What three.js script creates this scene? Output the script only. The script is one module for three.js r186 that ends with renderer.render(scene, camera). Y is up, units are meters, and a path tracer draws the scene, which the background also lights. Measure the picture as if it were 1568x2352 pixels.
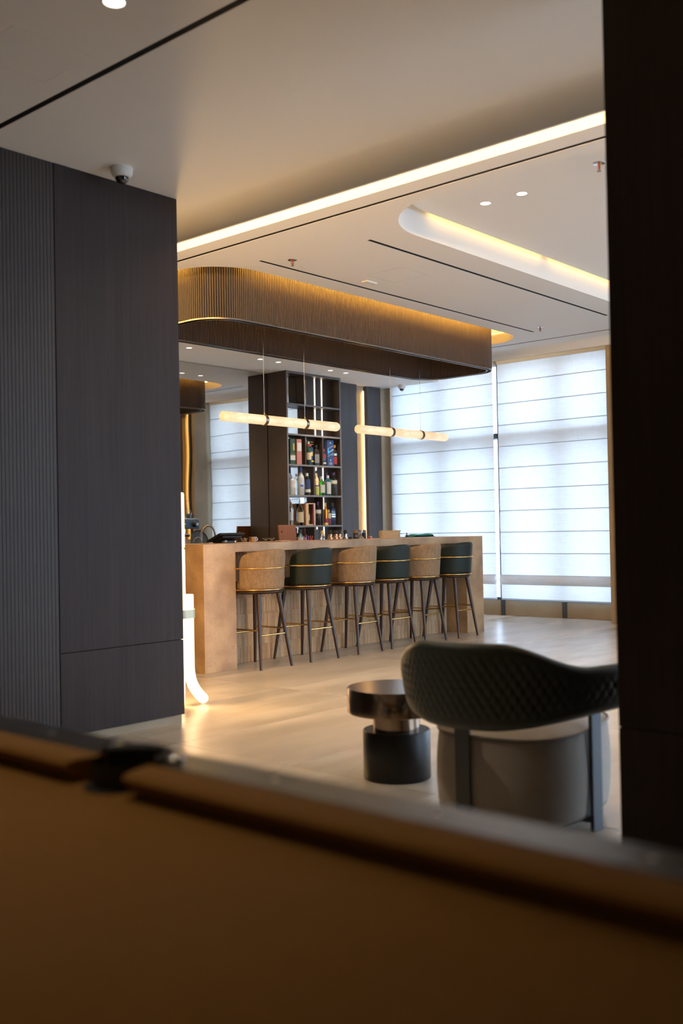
import * as THREE from 'three';
import { RoundedBoxGeometry } from 'three/addons/geometries/RoundedBoxGeometry.js';
import { mergeGeometries, toCreasedNormals } from 'three/addons/utils/BufferGeometryUtils.js';
import { RectAreaLightUniformsLib } from 'three/addons/lights/RectAreaLightUniformsLib.js';

// ---------------------------------------------------------------- camera, sky, exposure
const scene = new THREE.Scene();
const camera = new THREE.PerspectiveCamera(2 * Math.atan(1176 / 2327.5) * 180 / Math.PI, 1568 / 2352, 0.05, 200);
camera.position.set(0, 1.2, 0);
camera.rotation.set(0.01735, -0.85203, -0.01875, 'YXZ');
camera.focus = 9.2;
camera.userData.fStop = 1.75;
scene.add(camera);
scene.background = new THREE.Color().setRGB(2.85, 3.6, 4.7);      // bright hazy daylight sky
const renderer = new THREE.WebGLRenderer();
renderer.toneMapping = THREE.LinearToneMapping;
renderer.toneMappingExposure = 1.88;
renderer.shadowMap.enabled = true;
RectAreaLightUniformsLib.init();
const WARM = [1.0, 0.67, 0.28], AMBER = [1.0, 0.50, 0.085], CREAM = [1.0, 0.84, 0.62];
const LED = { cove: 78, ring: 150, pocket: 11, tray: 3.6, wall: 14, shelf: 6, pendant: 6, lamp: 1.7, spot: 8 };

// ---------------------------------------------------------------- helpers
let seed = 20240611;
const rnd = (a = 0, b = 1) => { seed = (seed * 1664525 + 1013904223) >>> 0; return a + (b - a) * seed / 4294967296; };
const used = new Map();
function numbered(name) { const n = used.get(name) ?? 0; used.set(name, n + 1); return n ? name + '_' + String(n).padStart(3, '0') : name; }
function uvm(g) {          // uv in metres, by the way each corner's surface points
  if (!g.attributes.normal) g.computeVertexNormals();
  const p = g.attributes.position, n = g.attributes.normal, uv = new Float32Array(p.count * 2);
  for (let i = 0; i < p.count; i++) {
    const ax = Math.abs(n.getX(i)), ay = Math.abs(n.getY(i)), az = Math.abs(n.getZ(i));
    if (ay > ax && ay > az) { uv[2 * i] = p.getX(i); uv[2 * i + 1] = p.getZ(i); }
    else if (ax > az) { uv[2 * i] = p.getZ(i); uv[2 * i + 1] = p.getY(i); }
    else { uv[2 * i] = p.getX(i); uv[2 * i + 1] = p.getY(i); }
  }
  g.setAttribute('uv', new THREE.BufferAttribute(uv, 2));
  return g;
}
function clean(g) {
  g = g.index ? g.toNonIndexed() : g;
  for (const k of Object.keys(g.attributes)) if (!['position', 'normal', 'uv'].includes(k)) g.deleteAttribute(k);
  if (!g.attributes.normal) g.computeVertexNormals();
  if (!g.attributes.uv) uvm(g);
  g.clearGroups?.();
  return g;
}
const join = (list) => (list.length === 1 ? clean(list[0]) : mergeGeometries(list.map(clean)));
function obj(name, geo, mat, parent = scene, label) {
  const m = new THREE.Mesh(Array.isArray(geo) ? join(geo) : geo, mat);
  m.name = parent === scene ? numbered(name) : name;
  m.castShadow = m.receiveShadow = true;
  if (label) m.userData.label = label;
  parent.add(m);
  return m;
}
function tag(o, label, category, group) { o.userData.label = label; o.userData.category = category; if (group) o.userData.group = group; return o; }
function thing(name, label, category, [x, y, z] = [0, 0, 0], turn = 0, group) {
  const o = new THREE.Group(); o.name = numbered(name); scene.add(o);
  o.position.set(x, y, z); o.rotation.y = turn; return tag(o, label, category, group);
}
function setting(name) { const o = new THREE.Group(); o.name = name; o.userData.kind = 'structure'; scene.add(o); return o; }
function struct(name, geo, mat) { const m = obj(name, geo, mat); m.userData.kind = 'structure'; return m; }
function dup(root, [x, y, z], turn, label, group) {
  const r = root.clone(); r.name = numbered(root.name.replace(/_\d{3}$/, '')); r.userData = { ...root.userData };
  scene.add(r); r.position.set(x, y, z); r.rotation.y = turn;
  if (label) r.userData.label = label;
  if (group) r.userData.group = group;
  return r;
}
const bx = (x0, x1, y0, y1, z0, z1) => uvm(new THREE.BoxGeometry(x1 - x0, y1 - y0, z1 - z0).translate((x0 + x1) / 2, (y0 + y1) / 2, (z0 + z1) / 2));
const rb = (x0, x1, y0, y1, z0, z1, r = 0.005, s = 2) => uvm(new RoundedBoxGeometry(x1 - x0, y1 - y0, z1 - z0, s, Math.min(r, (x1 - x0) / 2.01, (y1 - y0) / 2.01, (z1 - z0) / 2.01)).translate((x0 + x1) / 2, (y0 + y1) / 2, (z0 + z1) / 2));
const cyl = (r0, r1, y0, y1, x = 0, z = 0, n = 24) => new THREE.CylinderGeometry(r1, r0, y1 - y0, n).translate(x, (y0 + y1) / 2, z);
const V = (x, y, z) => new THREE.Vector3(x, y, z);
function rod(a, b, r0, r1 = r0, n = 10) {      // a tapered bar from a to b
  const d = b.clone().sub(a), g = new THREE.CylinderGeometry(r1, r0, d.length(), n);
  g.applyQuaternion(new THREE.Quaternion().setFromUnitVectors(V(0, 1, 0), d.clone().normalize()));
  return g.translate((a.x + b.x) / 2, (a.y + b.y) / 2, (a.z + b.z) / 2);
}
const tube = (pts, r, seg = 40, n = 10, closed = false) => new THREE.TubeGeometry(new THREE.CatmullRomCurve3(pts, closed, 'centripetal'), seg, r, n, closed);
const lathe = (pts, n = 28) => toCreasedNormals(new THREE.LatheGeometry(pts.map((p) => new THREE.Vector2(p[0], p[1])), n), 0.7);
function rrect(x0, x1, z0, z1, r, S = THREE.Shape) {   // rounded rectangle in plan
  const s = new S();
  s.moveTo(x0 + r, z0); s.lineTo(x1 - r, z0); s.absarc(x1 - r, z0 + r, r, -Math.PI / 2, 0); s.lineTo(x1, z1 - r); s.absarc(x1 - r, z1 - r, r, 0, Math.PI / 2);
  s.lineTo(x0 + r, z1); s.absarc(x0 + r, z1 - r, r, Math.PI / 2, Math.PI); s.lineTo(x0, z0 + r); s.absarc(x0 + r, z0 + r, r, Math.PI, 1.5 * Math.PI);
  return s;
}
const rect = (x0, x1, z0, z1, S = THREE.Shape) => { const s = new S(); s.moveTo(x0, z0); s.lineTo(x1, z0); s.lineTo(x1, z1); s.lineTo(x0, z1); s.closePath(); return s; };
const hole = (x0, x1, z0, z1) => rect(x0, x1, z0, z1, THREE.Path);
const disc = (x, z, r, S = THREE.Path) => { const s = new S(); s.absarc(x, z, r, 0, Math.PI * 2); return s; };
function plan(shape, y0, y1, holes = [], seg = 20, bevel = 0) {      // a plan shape (x, z) standing from y0 to y1
  shape.holes.push(...holes);
  const o = { depth: y1 - y0 - 2 * bevel, bevelEnabled: bevel > 0, bevelThickness: bevel, bevelSize: bevel, bevelOffset: -bevel, bevelSegments: 2, curveSegments: seg };
  return uvm(new THREE.ExtrudeGeometry(shape, o).rotateX(Math.PI / 2).translate(0, y1 - bevel, 0));
}
function along(pts, z0, z1) {      // a profile (x, y) run along z
  const s = new THREE.Shape(pts.map((p) => new THREE.Vector2(p[0], p[1])));
  return uvm(new THREE.ExtrudeGeometry(s, { depth: z1 - z0, bevelEnabled: false }).translate(0, 0, z0));
}
function grid(nu, nv, f, closedV = false, caps = false) {      // surface through f(i / nu, j / nv)
  const p = [], idx = [], uv = [], w = nv + 1;
  for (let i = 0; i <= nu; i++) for (let j = 0; j <= nv; j++) { const q = f(i / nu, closedV && j === nv ? 0 : j / nv); p.push(q.x, q.y, q.z); uv.push(q.u ?? i / nu, q.v ?? j / nv); }
  for (let i = 0; i < nu; i++) for (let j = 0; j < nv; j++) { const a = i * w + j; idx.push(a, a + w, a + 1, a + 1, a + w, a + w + 1); }
  if (caps) for (const i of [0, nu]) {
    const c = p.length / 3, m = V(0, 0, 0);
    for (let j = 0; j < nv; j++) m.add(V(p[3 * (i * w + j)], p[3 * (i * w + j) + 1], p[3 * (i * w + j) + 2]).divideScalar(nv));
    p.push(m.x, m.y, m.z); uv.push(0, 0);
    for (let j = 0; j < nv; j++) i ? idx.push(c, i * w + j + 1, i * w + j) : idx.push(c, i * w + j, i * w + j + 1);
  }
  const g = new THREE.BufferGeometry();
  g.setAttribute('position', new THREE.Float32BufferAttribute(p, 3)); g.setAttribute('uv', new THREE.Float32BufferAttribute(uv, 2)); g.setIndex(idx);
  g.computeVertexNormals();
  if (closedV) { const n = g.attributes.normal; for (let i = 0; i <= nu; i++) { const a = i * w, b = a + nv, m = V(n.getX(a) + n.getX(b), n.getY(a) + n.getY(b), n.getZ(a) + n.getZ(b)).normalize(); n.setXYZ(a, m.x, m.y, m.z); n.setXYZ(b, m.x, m.y, m.z); } }
  return g;
}

// ---------------------------------------------------------------- textures
const hash = (x, y, s) => { let h = Math.imul(x, 374761393) + Math.imul(y, 668265263) + Math.imul(s, 1274126177); h = Math.imul(h ^ (h >>> 13), 1274126177); return ((h ^ (h >>> 16)) >>> 0) / 4294967296; };
function vnoise(u, v, nx, ny, s) {
  const x = u * nx, y = v * ny, x0 = Math.floor(x), y0 = Math.floor(y), fx = x - x0, fy = y - y0, sx = fx * fx * (3 - 2 * fx), sy = fy * fy * (3 - 2 * fy);
  const m = (a, n) => ((a % n) + n) % n, h = (i, j) => hash(m(x0 + i, nx), m(y0 + j, ny), s);
  return (h(0, 0) * (1 - sx) + h(1, 0) * sx) * (1 - sy) + (h(0, 1) * (1 - sx) + h(1, 1) * sx) * sy;
}
function fbm(u, v, nx, ny, s, oct = 4) { let a = 0, w = 0.5, t = 0; for (let i = 0; i < oct; i++) { a += w * vnoise(u, v, nx << i, ny << i, s + i); t += w; w *= 0.5; } return a / t; }
function tex(w, h, metres, f, srgb = true) {
  const d = new Uint8Array(w * h * 4);
  for (let y = 0; y < h; y++) for (let x = 0; x < w; x++) {
    const c = f((x + 0.5) / w, (y + 0.5) / h), o = (y * w + x) * 4;
    for (let k = 0; k < 3; k++) d[o + k] = Math.max(0, Math.min(255, Math.round(255 * (Array.isArray(c) ? c[k] : c))));
    d[o + 3] = 255;
  }
  const t = new THREE.DataTexture(d, w, h); t.wrapS = t.wrapT = THREE.RepeatWrapping; t.magFilter = THREE.LinearFilter; t.minFilter = THREE.LinearMipmapLinearFilter;
  if (srgb) t.colorSpace = THREE.SRGBColorSpace;
  t.repeat.set(1 / metres[0], 1 / metres[1]); t.needsUpdate = true;
  return t;
}
const mixc = (a, b, t) => a.map((x, i) => x + (b[i] - x) * t);
const woodMap = (a, b, sd, m = [0.9, 1.8]) => tex(512, 512, m, (u, v) => {
  const warp = 0.03 * fbm(u, v, 4, 3, sd + 9), g = fbm(u + warp, v, 90, 3, sd, 3), c = fbm(u + warp, v, 14, 2, sd + 20, 3), f = vnoise(u, v, 256, 40, sd + 40);
  return mixc(a, b, Math.min(1, Math.max(0, 0.15 + 0.5 * (g - 0.3) + 0.55 * (c - 0.25) + 0.22 * (f - 0.5))));
});
const woodBump = tex(512, 512, [0.9, 1.8], (u, v) => 0.6 * fbm(u, v, 128, 4, 77, 3) + 0.4 * vnoise(u, v, 256, 30, 78), false);
const clothBump = tex(256, 256, [0.09, 0.09], (u, v) => 0.5 + 0.22 * Math.sin(u * 2 * Math.PI * 48) * Math.cos(v * 2 * Math.PI * 48) + 0.28 * (vnoise(u, v, 64, 64, 5) - 0.5), false);
const boucleMap = tex(512, 512, [0.35, 0.35], (u, v) => { const w = fbm(u, v, 10, 10, 301, 3) * 0.05; const t = 0.55 * fbm(u + w, v - w, 26, 9, 300, 4) + 0.45 * fbm(u, v, 70, 50, 303, 2); return mixc([0.50, 0.40, 0.30], [0.62, 0.51, 0.39], Math.min(1, Math.max(0, (t - 0.25) * 2))); });
const M = {};
const std = (o) => new THREE.MeshPhysicalMaterial(o);
const rgb = (r, g, b) => new THREE.Color().setRGB(r, g, b);
M.darkWood = std({ map: woodMap([0.172, 0.134, 0.128], [0.26, 0.21, 0.20], 1), bumpMap: woodBump, bumpScale: 0.0006, roughness: 0.55, specularIntensity: 0.5, name: 'dark_oak' });
M.slatWood = std({ map: woodMap([0.175, 0.135, 0.118], [0.265, 0.215, 0.185], 2), bumpMap: woodBump, bumpScale: 0.0004, roughness: 0.55, name: 'slat_oak' });
M.canopyWood = std({ map: woodMap([0.225, 0.18, 0.155], [0.365, 0.305, 0.26], 3), bumpMap: woodBump, bumpScale: 0.0004, roughness: 0.5, name: 'canopy_oak' });
M.panelWood = std({ map: woodMap([0.225, 0.205, 0.21], [0.335, 0.31, 0.315], 4), bumpMap: woodBump, bumpScale: 0.0005, roughness: 0.42, name: 'panel_oak' });
M.shelfWood = std({ map: woodMap([0.19, 0.145, 0.115], [0.28, 0.22, 0.18], 6), roughness: 0.45, name: 'shelf_oak' });
M.boardWood = std({ map: woodMap([0.42, 0.225, 0.05], [0.56, 0.31, 0.085], 8, [0.2, 0.4]), roughness: 0.5, name: 'red_wood' });
M.legWood = std({ map: woodMap([0.14, 0.07, 0.05], [0.24, 0.135, 0.095], 10, [0.1, 0.8]), roughness: 0.35, clearcoat: 0.15, clearcoatRoughness: 0.2, name: 'walnut_lacquer' });
M.railWood = std({ map: woodMap([0.07, 0.062, 0.058], [0.115, 0.10, 0.095], 12, [0.5, 1.5]), roughness: 0.38, clearcoat: 0.25, clearcoatRoughness: 0.3, name: 'rail_lacquer' });
M.stone = std({ map: tex(512, 512, [0.8, 0.8], (u, v) => { const a = fbm(u, v, 5, 5, 50, 5), s = vnoise(u, v, 190, 190, 51), d = vnoise(u, v, 80, 80, 53); let c = mixc([0.615, 0.49, 0.365], [0.745, 0.62, 0.475], Math.min(1, Math.max(0, (a - 0.25) * 1.9))); c = mixc(c, [0.50, 0.38, 0.28], d > 0.93 ? 0.22 : 0); return c.map((x) => x + (s - 0.5) * 0.05); }), roughness: 0.5, name: 'tan_stone' });
M.tile = [0, 1, 2].map((k) => std({ map: tex(512, 512, [1.8, 1.8], (u, v) => { const w = 0.05 * fbm(u, v, 3, 3, 70 + k), a = fbm(u + w, v, 3, 9, 60 + 3 * k, 5), s = vnoise(u, v, 200, 200, 61); return mixc([0.66, 0.615, 0.56], [0.755, 0.71, 0.655], Math.min(1, Math.max(0, (a - 0.3) * 2.2))).map((x) => x + (s - 0.5) * 0.012); }), roughness: 0.25 + 0.02 * k, ior: 1.58, name: 'beige_tile' }));
M.grout = std({ color: rgb(0.36, 0.31, 0.26), roughness: 0.9 });
M.plaster = std({ color: rgb(0.77, 0.76, 0.74), roughness: 0.9, bumpMap: tex(256, 256, [0.6, 0.6], (u, v) => fbm(u, v, 24, 24, 90, 3), false), bumpScale: 0.0003, name: 'ceiling_paint' });
M.paint = std({ color: rgb(0.70, 0.66, 0.60), roughness: 0.85, name: 'white_paint' });
M.beigeWall = std({ map: tex(256, 256, [1.2, 1.2], (u, v) => mixc([0.60, 0.53, 0.44], [0.69, 0.62, 0.52], fbm(u, v, 6, 6, 95, 4))), roughness: 0.85, name: 'beige_plaster' });
M.dark = std({ color: rgb(0.008, 0.0075, 0.009), roughness: 0.7, specularIntensity: 0.3, name: 'black_slot' });
M.void = std({ color: rgb(0.5, 0.47, 0.43), roughness: 0.95, name: 'void_board' });
M.mirror = std({ color: rgb(0.66, 0.655, 0.635), metalness: 1, roughness: 0.0, name: 'mirror' });
M.brass = std({ color: rgb(0.72, 0.47, 0.17), metalness: 1, roughness: 0.24, name: 'brass' });
M.bronze = std({ color: rgb(0.26, 0.21, 0.16), metalness: 1, roughness: 0.3, name: 'bronze' });
M.tableMetal = std({ color: rgb(0.33, 0.25, 0.19), metalness: 1, roughness: 0.19, name: 'brushed_bronze' });
M.steel = std({ color: rgb(0.62, 0.61, 0.60), metalness: 1, roughness: 0.18, name: 'steel' });
M.gunmetal = std({ color: rgb(0.10, 0.105, 0.115), metalness: 0.7, roughness: 0.4, name: 'gunmetal' });
M.black = std({ color: rgb(0.013, 0.013, 0.014), roughness: 0.42, name: 'black' });
M.blackSatin = std({ color: rgb(0.010, 0.0095, 0.0095), roughness: 0.42, specularIntensity: 0.7, name: 'black_satin' });
M.tanFabric = std({ map: boucleMap, bumpMap: clothBump, bumpScale: 0.0008, roughness: 0.95, sheen: 0.5, sheenColor: rgb(0.5, 0.42, 0.33), sheenRoughness: 0.5, name: 'tan_velvet' });
M.greenLeather = std({ color: rgb(0.013, 0.0195, 0.015), specularIntensity: 0.5, roughness: 0.5, bumpMap: tex(256, 256, [0.12, 0.12], (u, v) => fbm(u, v, 40, 40, 120, 2), false), bumpScale: 0.0003, name: 'green_leather' });
M.quilt = std({ color: rgb(0.034, 0.044, 0.040), roughness: 0.5, bumpMap: clothBump, bumpScale: 0.0003, name: 'quilted_green' });
M.greyFabric = std({ map: tex(256, 256, [0.08, 0.08], (u, v) => { const t = 0.5 + 0.35 * Math.sin(u * 2 * Math.PI * 28) * Math.sin(v * 2 * Math.PI * 28) + 0.5 * (vnoise(u, v, 40, 40, 130) - 0.5); return mixc([0.58, 0.545, 0.51], [0.71, 0.675, 0.64], Math.min(1, Math.max(0, t))); }), bumpMap: clothBump, bumpScale: 0.0007, roughness: 0.95, name: 'grey_weave' });
M.baize = std({ map: tex(256, 256, [0.25, 0.25], (u, v) => mixc([0.47, 0.315, 0.085], [0.525, 0.36, 0.11], fbm(u, v, 50, 50, 140, 3))), roughness: 0.95, sheen: 0.3, sheenColor: rgb(0.4, 0.28, 0.14), name: 'tan_baize' });
M.linen = std({ map: tex(512, 512, [0.9, 0.9], (u, v) => { const a = vnoise(u, v, 14, 220, 150), b = vnoise(u, v, 220, 14, 151), c = fbm(u, v, 6, 60, 152, 3); const t = 0.88 + 0.03 * (a - 0.5) + 0.02 * (b - 0.5) + 0.03 * (c - 0.5); return [t, t * 1.003, t * 1.008]; }), roughness: 1, transmission: 0.43, thickness: 0, specularIntensity: 0, side: THREE.DoubleSide, name: 'sheer_linen' });
M.hem = std({ color: rgb(0.60, 0.68, 0.76), roughness: 0.95, transmission: 0.42, thickness: 0, specularIntensity: 0, name: 'linen_hem' });
M.frame = std({ color: rgb(0.075, 0.085, 0.10), roughness: 0.45, metalness: 0.4, name: 'window_metal' });
M.pane = std({ color: rgb(0.95, 0.98, 0.98), transmission: 1, roughness: 0, thickness: 0, name: 'window_glass' });
M.glass = std({ color: rgb(0.96, 0.98, 0.98), transmission: 1, roughness: 0.02, thickness: 0, ior: 1.5, name: 'clear_glass' });
M.white = std({ color: rgb(0.72, 0.71, 0.68), roughness: 0.5, name: 'white_plastic' });
M.concrete = std({ color: rgb(0.30, 0.30, 0.29), roughness: 0.9 });
const glow = (c, k, name) => std({ color: rgb(0.5, 0.5, 0.5), emissive: rgb(...c), emissiveIntensity: k, roughness: 0.6, name });
M.ledWarm = glow(WARM, 3.0, 'led_warm'); M.ledAmber = glow(AMBER, 3.0, 'led_amber'); M.ledWhite = glow([1, 0.88, 0.72], 2.2, 'led_white');
M.spotGlow = glow([1, 0.93, 0.82], 4.0, 'spot_glow');
const alaMap = tex(512, 256, [0.62, 0.31], (u, v) => { const w = 0.35 * fbm(u, v, 4, 4, 160, 4), a = fbm(u + w, v + w, 4, 4, 161, 4), r = 1 - Math.abs(2 * fbm(u - w, v + w, 5, 4, 163, 4) - 1); const vein = Math.pow(Math.max(0, (r - 0.72) / 0.28), 2.5) * Math.min(1, Math.max(0, (fbm(u, v, 3, 3, 169, 2) - 0.45) * 5)); let c = mixc([1, 0.80, 0.59], [1, 0.91, 0.77], Math.min(1, Math.max(0, (a - 0.25) * 2))); return mixc(c, [0.93, 0.60, 0.34], vein * 0.55); });
M.alabaster = std({ color: rgb(0.45, 0.42, 0.38), emissive: rgb(1, 0.93, 0.82), emissiveMap: alaMap, emissiveIntensity: 0.47, roughness: 0.4, name: 'alabaster_lamp' });
M.alabasterHot = std({ color: rgb(0.45, 0.42, 0.38), emissive: rgb(1, 0.90, 0.78), emissiveMap: alaMap, emissiveIntensity: LED.lamp, roughness: 0.35, name: 'alabaster_floor_lamp' });

// lights that belong to fittings
function area(name, c, k, w, h, pos, to, parent = scene) {
  const l = new THREE.RectAreaLight(rgb(...c), k, w, h); l.name = name; l.position.set(...pos); parent.add(l); l.lookAt(...to); return l;
}
function spot(name, k, pos, parent = scene, angle = 0.75, c = CREAM) {
  const l = new THREE.SpotLight(rgb(...c), k, 0, angle, 0.7, 2); l.name = name; l.position.set(...pos); l.castShadow = true; l.shadow.radius = 1.6;
  l.target.position.set(pos[0], pos[1] - 1, pos[2]); parent.add(l); parent.add(l.target); return l;
}

// ---------------------------------------------------------------- floor
{
  const fl = setting('floor');
  obj('screed', bx(-3.2, 11.97, -0.2, -0.004, -9.7, 4.7), M.grout, fl);
  const variants = M.tile, full = [];
  const zs = []; for (let z = -10.83; z < 4.7; z += 0.9) zs.push(z);
  const hatch = [5.045, 5.20, -5.655, -5.505];
  for (const z of zs) for (let x = -3.48 + 0; x < 11.8; x += 1.8) {
    const x0 = Math.max(x, -3.0), x1 = Math.min(x + 1.8, 11.79), z0 = Math.max(z, -9.5), z1 = Math.min(z + 0.9, 4.5);
    if (x1 - x0 < 0.02 || z1 - z0 < 0.02) continue;
    const key = [x1 - x0, z1 - z0].map((t) => t.toFixed(3)).join();
    const inside = hatch[0] > x0 && hatch[1] < x1 && hatch[2] > z0 && hatch[3] < z1;
    let g;
    if (inside) {
      g = plan(rect(x0 + 0.001, x1 - 0.001, z0 + 0.001, z1 - 0.001), -0.02, 0, [hole(hatch[0], hatch[1], hatch[2], hatch[3])]);
      obj('tile', g, variants[1], fl);
    } else {
      const f = full.find((e) => e.key === key);
      g = f ? f.g : uvm(new RoundedBoxGeometry(x1 - x0 - 0.002, 0.02, z1 - z0 - 0.002, 1, 0.0015));
      if (!f) full.push({ key, g });
      const m = obj('tile', g, variants[Math.floor(rnd(0, 3))], fl); m.position.set((x0 + x1) / 2, -0.01, (z0 + z1) / 2);
      if (rnd() > 0.5) m.rotation.y = Math.PI;
    }
  }
  const h = obj('access_cover', rb(hatch[0] + 0.003, hatch[1] - 0.003, -0.02, -0.0005, hatch[2] + 0.003, hatch[3] - 0.003, 0.001, 1), M.tile[1], fl, 'small square tiled access cover in the floor');
}

// ---------------------------------------------------------------- walls
{   // wall partition at the left of the picture, panelled in dark oak
  const w = setting('wall_left');
  obj('core', bx(-3.0, 4.14, 0.0, 3.33, -5.95, -5.05), M.paint, w);
  const zf = -5.003;
  obj('panel', rb(3.276, 4.176, 0.526, 3.329, zf - 0.03, zf, 0.0015), M.darkWood, w);
  obj('panel', rb(3.276, 4.176, 0.052, 0.5225, zf - 0.03, zf, 0.0015), M.darkWood, w);
  obj('edge_panel', rb(4.14, 4.176, 0.052, 3.329, -5.96, zf - 0.031, 0.0015), M.darkWood, w);
  const g = uvm(new THREE.BoxGeometry(0.0205, 3.277, 0.02)); const g2 = rb(-0.0106, 0.0106, -1.6385, 1.6385, -0.01, 0.01, 0.0012, 1);
  for (let i = 0; i < 58; i++) { const s = obj('slat', g2, M.slatWood, w); s.position.set(3.262 - i * 0.0232, 1.6905, zf - 0.013); }
  obj('slat_backing', bx(1.9, 3.274, 0.052, 3.329, zf - 0.035, zf - 0.024), M.dark, w);
  obj('panel', rb(-3.0, 1.898, 0.052, 3.329, zf - 0.03, zf, 0.0015), M.darkWood, w);
  struct('baseboard_left', bx(-3.0, 4.165, 0, 0.05, -5.94, -5.02), M.beigeWall);
}
{   // partition at the right of the picture
  const w = setting('wall_right');
  obj('core', bx(3.2, 3.75, 0, 3.33, -1.52, 4.5), M.paint, w);
  obj('panel', rb(3.168, 3.199, 0.523, 3.329, -1.556, 4.5, 0.0015), M.darkWood, w);
  obj('panel', rb(3.168, 3.199, 0.05, 0.5195, -1.556, 4.5, 0.0015), M.darkWood, w);
  obj('edge_panel', rb(3.2, 3.78, 0.05, 3.329, -1.556, -1.521, 0.0015), M.slatWood, w);
  obj('edge_panel', rb(3.751, 3.78, 0.05, 3.329, -1.52, 4.5, 0.0015), M.slatWood, w);
}
{   // near wall: solid behind the pool room, unseen glazing added beside the lounge for daylight
  const w = setting('wall_near');
  obj('pier', bx(-3.2, 4.4, -0.2, 3.85, 4.5, 4.7), M.slatWood, w);
  obj('pier', bx(10.9, 11.97, -0.2, 3.85, 4.5, 4.7), M.beigeWall, w);
  obj('header', bx(4.4, 10.9, 3.30, 3.85, 4.5, 4.7), M.beigeWall, w);
  obj('base_panel', bx(4.4, 10.9, -0.2, 0.2, 4.5, 4.7), M.beigeWall, w);
  const g = setting('window_3'), ms = [4.43, 5.7, 7.0, 8.3, 9.6, 10.87];
  for (const x of ms) obj('mullion', rb(x - 0.025, x + 0.025, 0.2, 3.30, 4.52, 4.68, 0.003), M.frame, g);
  for (let i = 0; i < 5; i++) obj('pane', bx(ms[i] + 0.025, ms[i + 1] - 0.025, 0.2, 3.30, 4.60, 4.606), M.pane, g);
}
struct('wall_side', bx(-3.2, -3.0, -0.2, 3.85, -9.7, 4.7), M.beigeWall);  // out of view, kept pale to bounce light across the pool room
struct('wall_back', bx(-3.2, 11.97, -0.2, 3.85, -9.7, -9.5), M.beigeWall);
const WIN = [[-9.25, -5.66, 1], [-3.75, 1.6, 2]];  // the second is out of view, added without blinds for more daylight
{   // the wall with the windows
  const w = setting('wall_window');
  obj('pier', bx(11.78, 11.97, 0, 3.85, -9.5, -9.25), M.beigeWall, w); obj('pier', bx(11.58, 11.78, 0, 3.268, -9.5, -9.36), M.beigeWall, w);
  obj('pier', bx(11.38, 11.97, 0, 3.85, -5.65, -3.76), M.beigeWall, w);
  obj('pier', bx(11.38, 11.97, 0, 3.85, 1.61, 4.5), M.beigeWall, w);
  obj('header', bx(11.78, 11.97, 3.412, 3.85, -9.25, -5.65), M.beigeWall, w);
  obj('header', bx(11.78, 11.97, 3.412, 3.85, -3.76, 1.61), M.beigeWall, w);
  for (const [a, b] of [[-9.25, -7.461], [-7.399, -6.531], [-6.469, -5.65], [-3.76, 1.61]]) obj('base_panel', bx(11.79, 11.97, 0, 0.20, a, b), M.beigeWall, w);
}
for (const [z0, z1, n] of WIN) {
  const w = setting('window_' + n);
  const ms = n === 1 ? [-9.22, -8.375, -7.43, -6.50, -5.68] : [-3.72, -2.8, -1.9, -1.0, -0.1, 0.8, 1.57];
  for (const z of ms) obj('mullion', rb(11.77, 11.97, 0.0, 3.412, z - 0.03, z + 0.03, 0.003), M.frame, w);
  for (let i = 0; i + 1 < ms.length; i++) {
    const a = ms[i] + 0.03, b = ms[i + 1] - 0.03;
    obj('transom', rb(11.76, 11.96, 2.40, 2.47, a, b, 0.003), M.frame, w);
    obj('transom', rb(11.81, 11.96, 0.20, 0.24, a, b, 0.003), M.frame, w);
    obj('pane', bx(11.88, 11.886, 0.24, 2.40, a, b), M.pane, w);
    obj('pane', bx(11.88, 11.886, 2.47, 3.412, a, b), M.pane, w);
  }
}
struct('ground_outside', bx(12.0, 70, -0.35, -0.25, -50, 40), M.concrete);

// ---------------------------------------------------------------- ceilings
struct('roof_slab', bx(-3.2, 11.97, 3.80, 3.95, -9.7, 4.7), M.void);
{
  const c = setting('ceiling');          // over the pool room, up to the light cove
  obj('slab', plan(rect(-3.0, 4.30, -9.5, 4.5), 3.33, 3.39, [hole(2.778, 2.815, -4.99, 4.2), ...[[2.455, -3.307], [1.0, -1.75], [-2.3, -2.6], [-2.3, 1.4]].map(([x, z]) => disc(x, z, 0.045)), hole(2.278, 2.668, -4.14, -3.76)]), M.plaster, c);
  obj('access_cover', bx(2.280, 2.666, 3.33, 3.36, -4.138, -3.762), M.plaster, c);
  obj('slot_trough', bx(2.7785, 2.8145, 3.332, 3.39, -4.989, 4.199), M.dark, c);
  const lip = [[4.30, 3.33]]; for (let i = 0; i <= 14; i++) { const t = i / 14; lip.push([4.34 + 0.143 * Math.sin(t * Math.PI / 2), 3.187 + 0.143 * Math.cos(t * Math.PI / 2)]); }
  lip.push([4.50, 3.187], [4.50, 3.36], [4.30, 3.36]);
  obj('curved_lip', toCreasedNormals(along(lip, -9.5, 4.5), 0.5), M.plaster, c);
  obj('cove_top', bx(4.2, 5.14, 3.70, 3.74, -9.5, 4.5), M.plaster, c);
  obj('cove_side', bx(4.2, 4.23, 3.36, 3.70, -9.5, 4.5), M.plaster, c);
}
const RING = { x0: 5.70, x1: 10.20, z0: -7.50, z1: -6.36, r: 0.34, y0: 3.02, y1: 3.66 };
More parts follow.
